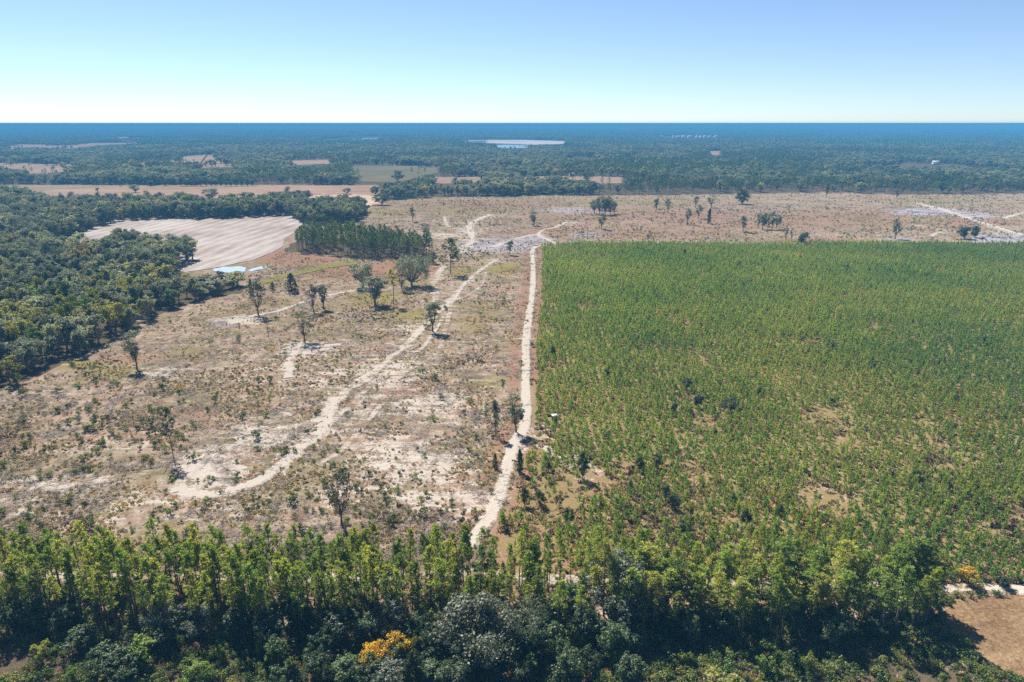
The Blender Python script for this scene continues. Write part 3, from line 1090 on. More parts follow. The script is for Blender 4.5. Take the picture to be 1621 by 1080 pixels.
# ------------------------------------------------------------------ scattering for what nobody could count
def scatter(name, pts, protos, vid, rot, scl, label, group=None, cat=None):
    """One stuff object: geometry nodes put a small plant on each point. scl: (n,) or (n,3)."""
    n = len(pts)
    me = bpy.data.meshes.new(name)
    me.vertices.add(n)
    me.vertices.foreach_set('co', np.asarray(pts, np.float32).ravel())
    scl = np.asarray(scl, np.float32)
    if scl.ndim == 1:
        scl = np.repeat(scl[:, None], 3, 1)
    for nm, ty, v in (('vid', 'INT', np.asarray(vid, np.int32)), ('rz', 'FLOAT', np.asarray(rot, np.float32))):
        me.attributes.new(nm, ty, 'POINT').data.foreach_set('value', v)
    me.attributes.new('scl', 'FLOAT_VECTOR', 'POINT').data.foreach_set('vector', scl.ravel())
    o = obj(name, me)
    tag(o, label, cat, group, 'stuff')
    ng = bpy.data.node_groups.new(name + '_nodes', 'GeometryNodeTree')
    ng.interface.new_socket('Geometry', in_out='INPUT', socket_type='NodeSocketGeometry')
    ng.interface.new_socket('Geometry', in_out='OUTPUT', socket_type='NodeSocketGeometry')
    N, L = ng.nodes, ng.links
    gi, go = N.new('NodeGroupInput'), N.new('NodeGroupOutput')

    def na(nm, ty):
        a = N.new('GeometryNodeInputNamedAttribute')
        a.data_type = ty
        a.inputs['Name'].default_value = nm
        return next(s for s in a.outputs if s.enabled and s.name == 'Attribute')
    aid, arz, asc = na('vid', 'INT'), na('rz', 'FLOAT'), na('scl', 'FLOAT_VECTOR')
    cx = N.new('ShaderNodeCombineXYZ')
    L.new(arz, cx.inputs['Z'])
    jn = N.new('GeometryNodeJoinGeometry')
    for k, p in enumerate(protos):
        cmpn = N.new('FunctionNodeCompare')
        cmpn.data_type = 'INT'
        cmpn.operation = 'EQUAL'
        ins = [s for s in cmpn.inputs if s.enabled]
        L.new(aid, ins[0])
        ins[1].default_value = k
        oi = N.new('GeometryNodeObjectInfo')
        oi.inputs['Object'].default_value = p
        oi.inputs['As Instance'].default_value = True
        ip = N.new('GeometryNodeInstanceOnPoints')
        L.new(gi.outputs[0], ip.inputs['Points'])
        L.new(cmpn.outputs[0], ip.inputs['Selection'])
        L.new(oi.outputs['Geometry'], ip.inputs['Instance'])
        e2r = N.new('FunctionNodeEulerToRotation')
        L.new(cx.outputs[0], e2r.inputs[0])
        L.new(e2r.outputs[0], ip.inputs['Rotation'])
        L.new(asc, ip.inputs['Scale'])
        L.new(ip.outputs[0], jn.inputs[0])
    L.new(jn.outputs[0], go.inputs[0])
    md = o.modifiers.new('plants', 'NODES')
    md.node_group = ng
    return o


def proto_obj(me, extra=None):
    """A plant kept outside the scene, only used as the source of scattered copies."""
    if extra is None:
        return bpy.data.objects.new('source', me)
    import bmesh
    bm = bmesh.new()
    bm.from_mesh(me)
    bm.from_mesh(extra)
    nf = len(me.polygons)
    bm.faces.ensure_lookup_table()
    for f in bm.faces[nf:]:
        f.material_index = 1
    m2 = bpy.data.meshes.new('plant')
    bm.to_mesh(m2)
    bm.free()
    m2.materials.append(me.materials[0])
    m2.materials.append(extra.materials[0])
    return bpy.data.objects.new('source', m2)


def jitter_grid(x0, x1, y0, y1, sx, sy, jx, jy, r=rng, ang=0.0):
    gx, gy = np.meshgrid(np.arange(x0, x1, sx), np.arange(y0, y1, sy))
    gx, gy = gx.ravel().astype(float), gy.ravel().astype(float)
    gx = gx + r.normal(0, jx, gx.shape)
    gy = gy + r.normal(0, jy, gy.shape)
    if ang:
        c, s = math.cos(ang), math.sin(ang)
        mx, my = (x0 + x1) / 2, (y0 + y1) / 2
        gx, gy = mx + (gx - mx) * c - (gy - my) * s, my + (gx - mx) * s + (gy - my) * c
    return gx, gy


def in_view(x, y, m=60, k=.84):
    return np.abs(x) < y * k * .95 + m + 25

# ------------------------------------------------------------------ kinds of tree: meshes, their own height and width
KIND = {
    'pine': (PINES, 16, 4.6), 'fullpine': (FULLPINE, 16, 4.6), 'oak': (OAKS, 12, 9), 'dark': (OAKS_DARK, 10, 7), 'hard': (HARD, 13, 8.6),
    'sparse': (SPARSE, 14, 6.5), 'slender': (SLENDER, 14, 5.0), 'cedar': (CEDARS, 5, 2.2), 'snag': (SNAGS, 10, 4.0), 'silver': (OAK_SILVER, 12, 11.5),
    'green': (GREENS, 7, 5.5), 'yellow': (YELLOWS, 8, 5.5), 'ygreen': (YGREENS, 6, 5), 'stand': (PINES_FAR, 16, 4.6)}
NAME = {'pine': 'pine_tree', 'fullpine': 'pine_tree', 'oak': 'oak_tree', 'dark': 'evergreen_tree', 'hard': 'forest_tree', 'sparse': 'sparse_tree', 'slender': 'slender_tree',
        'cedar': 'cedar_tree', 'snag': 'dead_tree', 'silver': 'oak_tree', 'green': 'bushy_tree', 'yellow': 'autumn_tree', 'ygreen': 'bushy_tree', 'stand': 'pine_tree'}
CATS = {'pine': 'pine tree', 'fullpine': 'pine tree', 'oak': 'oak tree', 'cedar': 'cedar', 'snag': 'dead tree', 'silver': 'oak tree', 'stand': 'pine tree', 'green': 'bushy tree', 'ygreen': 'bushy tree',
        'dark': 'evergreen tree', 'hard': 'forest tree', 'yellow': 'autumn tree'}


def grow(kind, x, y, H, W, label, group=None, v=None):
    L, bH, bW = KIND[kind]
    p = L[random.randrange(len(L)) if v is None else v % len(L)]
    return plant(NAME[kind], p, x, y, H, W, label, CATS.get(kind, 'tree'), group, None, bH, bW)


# ------------------------------------------------------------------ single trees left standing on the cleared land (foot, top row, crown width in photograph pixels)
LONE = [
    ('slender', 217, 584, 522, 25, 'slender dark tree on the clear-cut beside a pale sand patch, near the forest edge'),
    ('fullpine', 275, 729, 646, 20, 'tall lone pine with dark round shadow standing beside the sandy loop track'),
    ('green', 29, 611, 586, 16, 'small round green tree at the foot of the forest edge by the left border'),
    ('sparse', 541, 832, 738, 42, 'thin grey-crowned tall tree rising just behind the foreground pine belt'),
    ('snag', 425, 534, 496, 12, 'bare dead stem between two sparse trees on the clear-cut'),
    ('sparse', 482, 541, 488, 32, 'sparse grey tree whose shadow falls on the small white sand loop'),
    ('sparse', 409, 499, 440, 32, 'grey forked tree with thin crown standing on pale sand near the pond'),
    ('cedar', 398, 466, 442, 10, 'narrow dark cedar just behind the grey forked tree near the pond'),
    ('cedar', 432, 458, 447, 8, 'tiny green cedar bush below the mown green strip'),
    ('cedar', 462, 462, 433, 16, 'dark column-shaped cedar standing alone on the rusty meadow'),
    ('sparse', 497, 494, 449, 24, 'left one of the two thin trees growing side by side on the pale track'),
    ('slender', 512, 489, 446, 18, 'right one of the two thin trees growing side by side on the pale track'),
    ('oak', 575, 455, 412, 38, 'dense dark oak on the rusty meadow beside the end of the green strip'),
    ('oak', 594, 483, 437, 46, 'spreading oak on one bare trunk with a long flat shadow'),
    ('pine', 624, 483, 425, 22, 'tall thin pine with small high crown right of the spreading oak'),
    ('silver', 652, 453, 401, 54, 'biggest dense round oak of the clear-cut, by the sandy track'),
    ('slender', 637, 461, 430, 14, 'thin tree half hidden at the left flank of the biggest round oak'),
    ('slender', 685, 525, 470, 27, 'slender tree with rounded crown standing beside the braided sand track'),
    ('oak', 685, 417, 398, 15, 'small dark oak at the right end of the dark pine stand'),
    ('fullpine', 714, 434, 377, 22, 'tall dark pine with long bare trunk right of the dark pine stand'),
    ('slender', 807, 403, 377, 13, 'small dark tree in the middle of the lilac-grey slash patch'),
    ('slender', 845, 357, 334, 13, 'dark thin tree beyond the upper bend of the dirt road'),
    ('sparse', 671, 371, 352, 20, 'low grey thicket tree behind the dark pine stand'),
    ('sparse', 653, 351, 326, 13, 'lone thin tree on the far clear-cut above the dark pine stand'),
    ('slender', 952, 363, 336, 13, 'small dark tree with shadow just in front of the round grove'),
    ('slender', 1038, 335, 311, 9, 'left one of a pair of thin grey trees right of the round grove'),
    ('sparse', 1057, 337, 313, 12, 'right one of a pair of thin grey trees right of the round grove'),
    ('snag', 1027, 320, 303, 7, 'bare dead trunk close to the far forest edge, beyond the pair of grey trees'),
    ('snag', 1018, 339, 326, 6, 'short dead stub just left of the pair of grey trees'),
    ('slender', 1101, 329, 307, 10, 'small green tree under the far forest edge, left of a wider one'),
    ('sparse', 1126, 329, 306, 16, 'wider grey tree under the far forest edge, right of a small green one'),
    ('slender', 1105, 346, 323, 11, 'round-topped little tree in the middle of the far trio'),
    ('slender', 1088, 355, 329, 10, 'oval dark tree nearest to the plantation in the far trio'),
    ('cedar', 1122, 354, 330, 8, 'narrow leaning cedar at the right of the far trio'),
    ('slender', 1176, 367, 338, 12, 'narrow green tree left of the tight square thicket'),
    ('dark', 1175, 323, 302, 24, 'broad bushy evergreen in front of the far forest edge'),
    ('snag', 1069, 313, 297, 10, 'brown dead tree at the far forest edge with a dark patch at its foot'),
    ('sparse', 1026, 381, 367, 11, 'small grey tree at the back edge of the young pine plantation'),
    ('sparse', 1243, 380, 353, 7, 'left one of two thin reddish saplings at the back edge of the plantation'),
    ('sparse', 1253, 381, 358, 7, 'right one of two thin reddish saplings at the back edge of the plantation'),
    ('dark', 1272, 390, 366, 17, 'dense dark bushy tree standing on the back edge of the plantation'),
    ('sparse', 1417, 378, 345, 18, 'grey fan-shaped tree with thin trunk on the dry meadow at the right'),
    ('snag', 1508, 329, 304, 10, 'reddish brown dead tree beside the far sandy crossing'),
    ('slender', 1308, 313, 292, 7, 'thin dark tree on the crest before the far forest edge at the right'),
    ('snag', 1387, 312, 300, 6, 'brown dead stem before the far forest edge at the right'),
    ('sparse', 1419, 314, 298, 12, 'grey tree just in front of the far forest edge at the right'),
    ('dark', 1526, 378, 359, 25, 'wider one of two round dark trees beside the back edge of the plantation'),
    ('dark', 1543, 376, 358, 15, 'smaller right one of two round dark trees beside the back edge of the plantation'),
    ('slender', 785, 691, 625, 14, 'narrow dark tree left of its fuller neighbour beside the dirt road'),
    ('slender', 817, 684, 621, 26, 'dark full-crowned tree at the dirt road with its shadow across the sand'),
    ('cedar', 784, 742, 719, 9, 'small dark cedar bush left of the dirt road with a thin shadow'),
    ('cedar', 823, 748, 711, 14, 'dark cedar squeezed between dirt road and plantation'),
    ('oak', 215, 305, 292, 19, 'round dark oak alone in the far brown pasture, leftmost of the lone ones'),
    ('oak', 335, 317, 296, 25, 'tall round oak at the edge of the far brown pasture'),
    ('oak', 391, 317, 303, 28, 'low wide oak right of the tall round one in the far pasture'),
    ('dark', 442, 318, 303, 18, 'left oak of the three standing together on the tan pasture'),
    ('oak', 458, 317, 296, 18, 'middle and tallest oak of the three standing together on the tan pasture'),
    ('dark', 479, 318, 300, 28, 'right and widest oak of the three standing together on the tan pasture'),
    ('dark', 155, 303, 297, 6, 'tiny round bush tree in the far brown pasture'),
    ('oak', 549, 308, 297, 16, 'small domed tree alone on the pale tan pasture'),
    ('dark', 595, 309, 294, 14, 'dark round tree at the right corner of the brown pasture'),
    ('dark', 605, 324, 305, 24, 'bushy dark tree at the right tip of the pale tan pasture'),
    ('cedar', 1105, 640, 625, 16, '')]
for k, bx, by, ty, wp, lab in LONE[:-1]:
    x, y = at(bx, by)
    H = tree_h(bx, by, ty)
    grow(k, x, y, H + .25, max(.8, wpx(x, y, wp)) * 1.08, lab)

# the round grove and the square thicket on the far clear-cut
for i, (bx, by, ty, wp) in enumerate([(941, 338, 314, 14), (949, 340, 312, 15), (958, 340, 312, 16), (966, 339, 314, 14), (972, 338, 318, 10), (953, 333, 310, 14), (963, 333, 311, 12)]):
    x, y = at(bx, by)
    grow('oak', x, y, tree_h(bx, by, ty), wpx(x, y, wp) * 1.25, 'grey-green tree of the round grove on the far clear-cut, ' + ('front row' if by > 335 else 'back row'), 'trees of the round grove')
for i, (bx, by, ty, wp) in enumerate([(1200, 362, 333, 8), (1207, 363, 338, 10), (1215, 363, 336, 9), (1222, 363, 333, 10), (1229, 362, 338, 9), (1234, 360, 340, 6), (1211, 358, 336, 9)]):
    x, y = at(bx, by)
    grow('ygreen' if i == 6 else 'slender', x, y, tree_h(bx, by, ty), wpx(x, y, wp) * 1.3,
         'yellowish tree inside the square thicket' if i == 6 else 'dark thin-stemmed tree of the square thicket behind the plantation', 'trees of the square thicket')

# dark wild shrubs that rise out of the young plantation: place, width, top (photograph pixels)
PSHRUB = [(922, 758, 20, 714), (1063, 806, 22, 778), (1053, 792, 16, 765), (1083, 848, 24, 822), (830, 800, 14, 770), (853, 800, 16, 772), (1067, 658, 12, 634), (1105, 645, 18, 624), (1087, 616, 18, 598), (1157, 650, 24, 630),
          (1203, 626, 14, 610), (1317, 554, 15, 540), (1382, 588, 10, 575), (1316, 640, 10, 628), (1558, 542, 22, 530), (1160, 796, 8, 782), (1233, 815, 14, 796), (1200, 432, 10, 425), (1338, 428, 13, 418), (1310, 431, 8, 424),
          (1257, 428, 7, 420), (1262, 449, 8, 440), (1083, 404, 8, 393), (1098, 403, 7, 395), (1243, 472, 7, 463), (1003, 441, 9, 432), (960, 596, 13, 582), (917, 612, 8, 600), (1010, 545, 9, 530), (1050, 545, 9, 535), (875, 565, 12, 545),
          (1075, 470, 10, 460), (1012, 745, 16, 722), (1040, 740, 14, 716), (1130, 690, 10, 674), (1440, 545, 8, 535), (1180, 832, 18, 806), (900, 830, 16, 802), (868, 745, 10, 728), (960, 700, 12, 684)]
PMARK = [(850, 760, 'beside the lower dirt road'), (850, 560, 'near the middle dirt road'), (1000, 440, 'in the far left corner of the plantation'), (1250, 430, 'in the far middle of the plantation'), (1560, 540, 'at the right border of the plantation'),
         (1100, 630, 'in the centre of the plantation'), (1060, 790, 'between the plantation centre and the pine belt'), (1230, 810, 'just behind the right half of the pine belt'), (1360, 580, 'in the right centre of the plantation'), (940, 720, 'by the sandy gaps near the white-roofed blind')]


def nearest(marks, px, py):
    return min(marks, key=lambda m: (m[0] - px) ** 2 + 2 * (m[1] - py) ** 2)[2]


def size_word(v, a, b):
    return 'small' if v < a else ('big' if v > b else 'mid-sized')


for i, (bx, by, wp, ty) in enumerate(PSHRUB):
    x, y = at(bx, by)
    H, W = tree_h(bx, by, ty), wpx(x, y, wp)
    L, bH, bW = (OAKS_DARK, 10, 7)
    shape = ('narrow' if H > 1.7 * W else 'round') + ' dark'
    plant('wild_shrub', L[i % len(L)], x, y, H, W * 1.1, '%s %s wild shrub rising %s' % (size_word(H, 3.2, 5.5), shape, nearest(PMARK, bx, by)), 'wild shrub', 'wild shrubs among the young pines', None, bH, bW)

# ------------------------------------------------------------------ the belt of tall pines across the foreground
BMARK = [(20, 0, 'at left border'), (110, 0, 'above open brown floor'), (220, 0, 'behind bright green bush'), (320, 0, 'left of shaded hollow'), (410, 0, 'behind dark thicket'), (490, 0, 'left of grey-crowned tree'),
         (560, 0, 'behind yellow-leaved trees'), (640, 0, 'left of silvery oak'), (720, 0, 'behind silvery oak'), (800, 0, 'right of road end'), (890, 0, 'by farm track gap'), (980, 0, 'behind grey-green oak'),
         (1070, 0, 'right of grey-green oak'), (1160, 0, 'behind litter-strewn shade'), (1250, 0, 'in bright right half'), (1340, 0, 'above dark right flank'), (1430, 0, 'near stubble field')]
FORM = ['narrow', 'broad', 'thin', 'long narrow', 'spreading', 'deep']
gx, gy = jitter_grid(-150, 90, 115.5, 134.5, 2.6, 2.7, .8, .8)
o = np.argsort(gy)
gx, gy = gx[o], gy[o]
nb = 0
more_pines = []
for x, y in zip(gx, gy):
    px, py = pix(np.array(x), np.array(y))
    if px > 1462 + (y - 115) * .8 or poly_dist(np.array([x]), np.array([y]), BELT_ROAD_W)[0] < 2.3:
        continue
    pr = .66
    if 770 < px < 985:
        pr = .55
    if px > 1000:
        pr = .85
    if random.random() > pr:
        continue
    H = random.gauss(15.2, 1.5) if px < 760 else random.gauss(13.4, 1.7)
    v = random.randrange(6)
    row = 'back row' if y > 128 else ('front row' if y < 120 else 'middle')
    if -60 < px < 1640:
        lab = '%s pine with %s crown, %s of foreground belt, %s' % ('taller' if H > 15 else 'shorter', FORM[v], row, nearest(BMARK, px, 0))
    else:
        lab = ''
    if nb >= 245 or y > 131.5 or not -40 < px < 1640:
        more_pines.append((x, y, max(9.5, H), v))
        continue
    grow('pine', x, y, max(9.5, H), 4.6 * random.uniform(.8, 1.25) * (1.4 if px > 1000 else 1.0) * H / 15, lab, 'tall pines of the foreground belt', v)
    nb += 1

mp_ = np.array(more_pines)
BELT_SRC = [proto_obj(c, t) for t, c in PINES]
scatter('pine_grove', np.column_stack([mp_[:, 0], mp_[:, 1], np.full(len(mp_), -.25)]), BELT_SRC, mp_[:, 3].astype(int), rng.uniform(0, 6.28, len(mp_)), mp_[:, 2] / 16, 'rearmost tall pines of the foreground belt')


def top_at(px, ty, H):
    dx, dy, dz = ray(px, ty)
    t = (H - CAM_H) / dz
    return dx * t, dy * t


FRONT = [  # kind, crown centre column, top row, height, crown width in pixels, label
    ('silver', 752, 952, 14.5, 150, 'huge silvery grey oak with drooping twigs at the bottom middle'),
    ('silver', 832, 950, 12.5, 72, 'smaller silvery tree at the right shoulder of the huge silvery oak'),
    ('oak', 986, 884, 15, 105, 'tall grey-green round oak breaking the pine belt right of the track gap'),
    ('oak', 1040, 905, 12, 70, 'dull green tree leaning on the right side of the tall grey-green oak'),
    ('dark', 900, 930, 9, 70, 'dark leafy tree below the gap that shows the sandy farm track'),
    ('dark', 930, 962, 9, 66, 'dark tree in the shade under the tall grey-green oak'),
    ('yellow', 590, 1014, 7.5, 46, 'golden yellow autumn tree, lower left one of the pair'),
    ('yellow', 630, 999, 8, 50, 'golden yellow autumn tree with open crown, upper right one of the pair'),
    ('ygreen', 655, 1001, 7, 26, 'yellow-green bushy tree touching the golden pair on the right'),
    ('oak', 612, 1056, 8, 84, 'broad dull green crown at the bottom edge below the golden pair'),
    ('green', 222, 1004, 6.5, 52, 'bright green bush tree in the dark at the lower left'),
    ('green', 112, 1052, 4.0, 22, 'small bright green bush at the bottom left edge'),
    ('ygreen', 60, 1016, 5, 30, 'dull green bush on the open brown floor at the lower left'),
    ('dark', 165, 1022, 7, 60, 'dark feathery tree right below the bright green bush'),
    ('oak', 206, 1000, 5, 30, 'olive bush above and right of the bright green bush'),
    ('green', 305, 1050, 5, 40, 'bright green bush at the bottom edge below the shaded hollow'),
    ('green', 330, 1056, 4, 22, 'small bright sprig right of the bush under the shaded hollow'),
    ('cedar', 462, 1050, 6, 34, 'feathery pale green young conifer at the bottom edge'),
    ('dark', 500, 1036, 6, 36, 'grey-green bush right of the feathery young conifer'),
    ('green', 415, 1008, 4, 22, 'small green bush in the dark right of the shaded hollow'),
    ('dark', 540, 966, 9, 62, 'rounded dark green oak behind the golden pair'),
    ('oak', 622, 950, 10, 66, 'olive oak between the golden pair and the huge silvery oak'),
    ('dark', 460, 932, 8, 60, 'dark oak inside the pine belt above the shaded thicket'),
    ('oak', 250, 960, 7, 56, 'greyish tree in front of the pine trunks left of the shaded hollow'),
    ('oak', 315, 962, 7, 50, 'grey-leaved tree right above the shaded hollow'),
    ('dark', 372, 960, 8, 54, 'dark tree at the right rim of the shaded hollow'),
    ('dark', 420, 968, 9, 60, 'dark evergreen in the thicket left of the rounded dark oak'),
    ('dark', 30, 950, 7, 66, 'dark evergreen under the pines at the left border'),
    ('dark', 100, 962, 6, 50, 'dark evergreen on the brown floor near the left border'),
    ('dark', 580, 975, 8, 50, 'dark tree wedged behind the golden pair'),
    ('dark', 690, 985, 9, 50, 'dark tree at the left flank of the huge silvery oak'),
    ('ygreen', 697, 1006, 6, 28, 'lit olive bush on the left flank of the huge silvery oak'),
    ('green', 812, 1020, 7, 36, 'lit green bush at the right foot of the huge silvery oak'),
    ('dark', 868, 985, 9, 60, 'dark tree between the silvery tree and the tall grey-green oak'),
    ('green', 905, 984, 7, 34, 'green bush tree lit from above right of the silvery tree'),
    ('green', 842, 1034, 6, 30, 'pale green bush at the bottom edge right of the huge silvery oak'),
    ('green', 893, 1010, 6, 26, 'narrow lit bush below the green bush tree'),
    ('green', 969, 1009, 6.5, 30, 'upright lit green bush in the dark below the tall grey-green oak'),
    ('green', 1086, 1026, 4, 22, 'small green bush on the shaded ground, left of the litter'),
    ('green', 1214, 1030, 5, 28, 'green bush on the shaded ground at the bottom right'),
    ('cedar', 1260, 1024, 5, 20, 'grey-green upright bush right of the green one on the shaded ground'),
    ('ygreen', 1286, 1034, 4.5, 26, 'olive bush at the right on the shaded ground'),
    ('ygreen', 1150, 1062, 5, 70, 'yellow-leaved bush cut by the bottom edge'),
    ('green', 1492, 1064, 3, 18, 'tiny green bush at the bottom edge near the stubble field corner'),
    ('green', 1478, 934, 7, 36, 'young green oak at the corner of the stubble field'),
    ('yellow', 1536, 894, 4.6, 30, 'yellow autumn tree behind the farm track at the right'),
    ('ygreen', 1546, 912, 3.2, 26, 'small olive bush casting a shadow towards the stubble field'),
    ('ygreen', 1475, 893, 4.5, 40, 'olive bush tree at the left end of the open farm track'),
    ('dark', 1594, 912, 3, 24, 'dark bush beside the farm track at the right border')]
for k, px, ty, H, wp, lab in FRONT:
    x, y = top_at(px, ty, H)
    grow(k, x, y, H, wpx(x, y, wp) * 1.06, lab)

# dark evergreens that close the lower storey of the belt
nd_ = 0
gx, gy = jitter_grid(-140, 88, 101, 119, 5.2, 5.0, 1.4, 1.4)
for x, y in zip(gx, gy):
    px, py = pix(np.array(x), np.array(y))
    px, py = float(px), float(py)
    if px < 340:
        pr = .13 if y > 107 else .1
    elif px < 1000:
        pr = .55 if y > 110 else .72
    else:
        pr = .9 if y > 112 else .0
    if 280 < px < 400 and y < 112:
        pr = 0
    if px > 1455 or random.random() > pr:
        continue
    H = random.uniform(4.5, 8.5)
    lab = '%s dark evergreen under the foreground pines, %s' % ('low' if H < 6.5 else 'tall', nearest(BMARK, px, 0))
    grow('dark', x, y, H, random.uniform(4.5, 7.5), lab, 'dark evergreens under the pine belt')
    nd_ += 1
# a few more below the picture's edge, whose crowns and shade reach into it
for x, y, k in [(-112, 90, 'dark'), (-64, 86, 'dark'), (-20, 92, 'dark'), (2, 88, 'oak'), (17, 92, 'dark'), (32, 90, 'dark'), (-10, 98, 'dark'), (10, 99, 'dark'), (22, 101, 'dark')]:
    grow(k, x, y, random.uniform(7, 9.5), random.uniform(6, 8), 'dark crown at the bottom edge, %s' % nearest(BMARK, float(pix(np.array(x), np.array(y))[0]), 0), 'dark crowns along the bottom edge')

# ------------------------------------------------------------------ hardwood forest at the left and the dark pine stand
xs = [p[0] for p in FOREST_NEAR]
ys = [p[1] for p in FOREST_NEAR]
gx, gy = jitter_grid(min(xs), max(xs), min(ys), max(ys), 8.2, 8.2, 2.1, 2.1)
k = inside(gx, gy, FOREST_NEAR) & in_view(gx, gy, 50)
SEEN = [(92, 385), (130, 368), (180, 351), (250, 346), (330, 347), (400, 343), (455, 342), (485, 356), (452, 378), (447, 392), (430, 433), (390, 434), (332, 431), (322, 425), (275, 430), (300, 415), (318, 405), (320, 394), (308, 384), (250, 372), (205, 370), (150, 376), (110, 384)]
for hh in (0, 6, 13):
    qx, qy = pix(gx, gy, hh)
    k &= ~(inside(qx, qy, SEEN) & ((hh < 10) | ~((qx > 270) & (qx < 395) & (pix(gx, gy)[1] > 440))))
gx, gy = gx[k], gy[k]
o = np.argsort(gy)
gx, gy = gx[o], gy[o]
ppx, ppy = pix(gx, gy)
FM = [(20, 560, 'beside the small round green tree'), (90, 520, 'at the lower forest corner'), (200, 500, 'by the sandy gap in the forest edge'), (300, 465, 'below the pond'), (370, 455, 'at the forest tip near the pond'), (20, 480, 'at the left border above the forest corner'),
      (120, 460, 'in the yellowing middle of the forest'), (240, 440, 'behind the forest edge below the sand field'), (300, 415, 'on the point that juts into the sand field'), (200, 400, 'on the lower shore of the sand field'), (60, 420, 'deep in the left forest')]
SP = {'hard': 'mixed-leaved', 'oak': 'grey-green', 'dark': 'dark', 'green': 'bright green', 'ygreen': 'yellowing', 'slender': 'slender'}
shown = (ppx > -20) & (ppx < 1640)
idx_ind = np.where(shown)[0][:300]
ind = np.zeros(len(gx), bool)
ind[idx_ind] = True
nzf = fbm(gx, gy, 60, 31, 3)
for i in idx_ind:
    r_ = random.random()
    yel = nzf[i] + (.3 if (ppy[i] > 470 and ppx[i] < 240) else -.12)
    kd = ('ygreen' if r_ < .34 else 'green' if r_ < .45 else 'hard') if yel > .66 else ('hard' if r_ < .62 else 'oak' if r_ < .82 else 'slender' if r_ < .9 else 'dark')
    H = random.uniform(10.5, 18) if not (270 < ppx[i] < 395 and ppy[i] < 472) else random.uniform(6.5, 9.5)
    W = random.uniform(8, 13.5) if kd != 'slender' else 6
    grow(kd, gx[i], gy[i], H, W, '%s %s tree with %s crown %s' % ('taller' if H > 14 else 'lower', SP[kd], 'wide' if W > 11.5 else 'narrow' if W < 9.5 else 'rounded', nearest(FM, ppx[i], ppy[i])), 'trees of the left forest')
SRC = {}
for nm, L in (('hard', HARD), ('oak', OAKS), ('dark', OAKS_DARK), ('stand', PINES_FAR)):
    SRC[nm] = [proto_obj(c, t) for t, c in L]
FP = SRC['hard'] + SRC['oak'] + SRC['stand']
BH = np.array([13] * 5 + [12] * 4 + [16] * 3)


def forest_mix(x, y, pine=None):
    nz = fbm(x, y, 170, 5, 3) if pine is None else pine
    r_ = rng.random(len(x))
    v = np.where(r_ < .55, rng.integers(0, 5, len(x)), rng.integers(5, 9, len(x)))
    pn = rng.random(len(x)) < smooth(.48, .6, nz) * .9
    return np.where(pn, rng.integers(9, 12, len(x)), v)


rest = ~ind
v = forest_mix(gx[rest], gy[rest], np.zeros(rest.sum()))
h = rng.uniform(10, 18, rest.sum())
sc = h / BH[v] * 1.12
scatter('forest', np.column_stack([gx[rest], gy[rest], np.full(rest.sum(), -.25)]), FP, v, rng.uniform(0, 6.28, rest.sum()), np.column_stack([sc * 1.08, sc * 1.08, sc]), 'dense grey-green hardwood forest around the pale sand field')

xs = [p[0] for p in PINE_STAND]
ys = [p[1] for p in PINE_STAND]
gx, gy = jitter_grid(min(xs), max(xs), min(ys), max(ys), 4.4, 4.8, .9, .9)
k = inside(gx, gy, PINE_STAND) & ~inside(*pix(gx, gy, 13), SEEN) & (fbm(gx, gy, 18, 12, 2) + rng.normal(0, .12, len(gx)) > .36)
gx, gy = gx[k], gy[k]
o = np.argsort(gy)
gx, gy = gx[o], gy[o]
n_ind = 36
for i in range(min(n_ind, len(gx))):
    px = float(pix(gx[i], gy[i])[0])
    H = random.uniform(11, 19)
    grow('stand', gx[i], gy[i], H, random.uniform(3.6, 6.5), 'dark pine in the front row of the dark stand, ' + ('at its left end' if px < 530 else 'in its middle' if px < 620 else 'at its right end'), 'front pines of the dark stand')
r0 = len(gx) - n_ind
h = rng.uniform(11, 19.5, r0)
scatter('pine_grove', np.column_stack([gx[n_ind:], gy[n_ind:], np.full(r0, -.25)]), SRC['stand'], rng.integers(0, 3, r0), rng.uniform(0, 6.28, r0), h / 16, 'dark pine stand between the rusty meadow and the far clear-cut')

# ------------------------------------------------------------------ forest to the horizon
OPEN_PX = [(p, 1.0) for _, _, p in FIELD_FAR] + [(p, 1.0) for p in LAKES] + [([(1040, 215.5), (1146, 215.5), (1146, 219.5), (1040, 219.5)], 1.0)]


def open_land(x, y, h):
    bx, by = pix(x, y)
    tx, ty = pix(x, y, h)
    o_ = np.zeros(x.shape, bool)
    for p, _ in OPEN_PX:
        o_ |= inside(bx, by, p) | inside(tx, ty, p) | inside(bx, (by + ty) * .5, p)
    return o_


def edge_y(px):
    return np.interp(px, [-600, 0, 590, 600] + [p[0] for p in CLEAR_TOP[1:]], [292, 292, 292, 318] + [p[1] for p in CLEAR_TOP[1:]])


# between the edge of the clear-cut and three kilometres: single crowns
px_, py_ = [], []
d0 = 960.0
while d0 < 3000:
    st = 10.5 + (d0 - 900) * .0022
    half = d0 * .78 + 90
    n = int(2 * half / st)
    px_.append(np.linspace(-half, half, n) + rng.normal(0, st * .27, n))
    py_.append(np.full(n, d0) + rng.normal(0, st * .27, n))
    d0 += st
X, Y = np.concatenate(px_), np.concatenate(py_)
bx, by = pix(X, Y)
wob = (fbm(X, Y, 50, 77, 2) - .5) * 3
sel = by < edge_y(bx) + wob
X, Y = X[sel], Y[sel]
pine = fbm(X, Y * .6, 210, 5, 3)
v = forest_mix(X, Y, pine)
h = rng.uniform(10, 20, len(X)) * (1 + .35 * (fbm(X, Y, 120, 8, 2) - .5))
sel = ~open_land(X, Y, h * .9) | (fbm(X, Y, 70, 44, 3) + rng.normal(0, .06, len(X)) > .73)
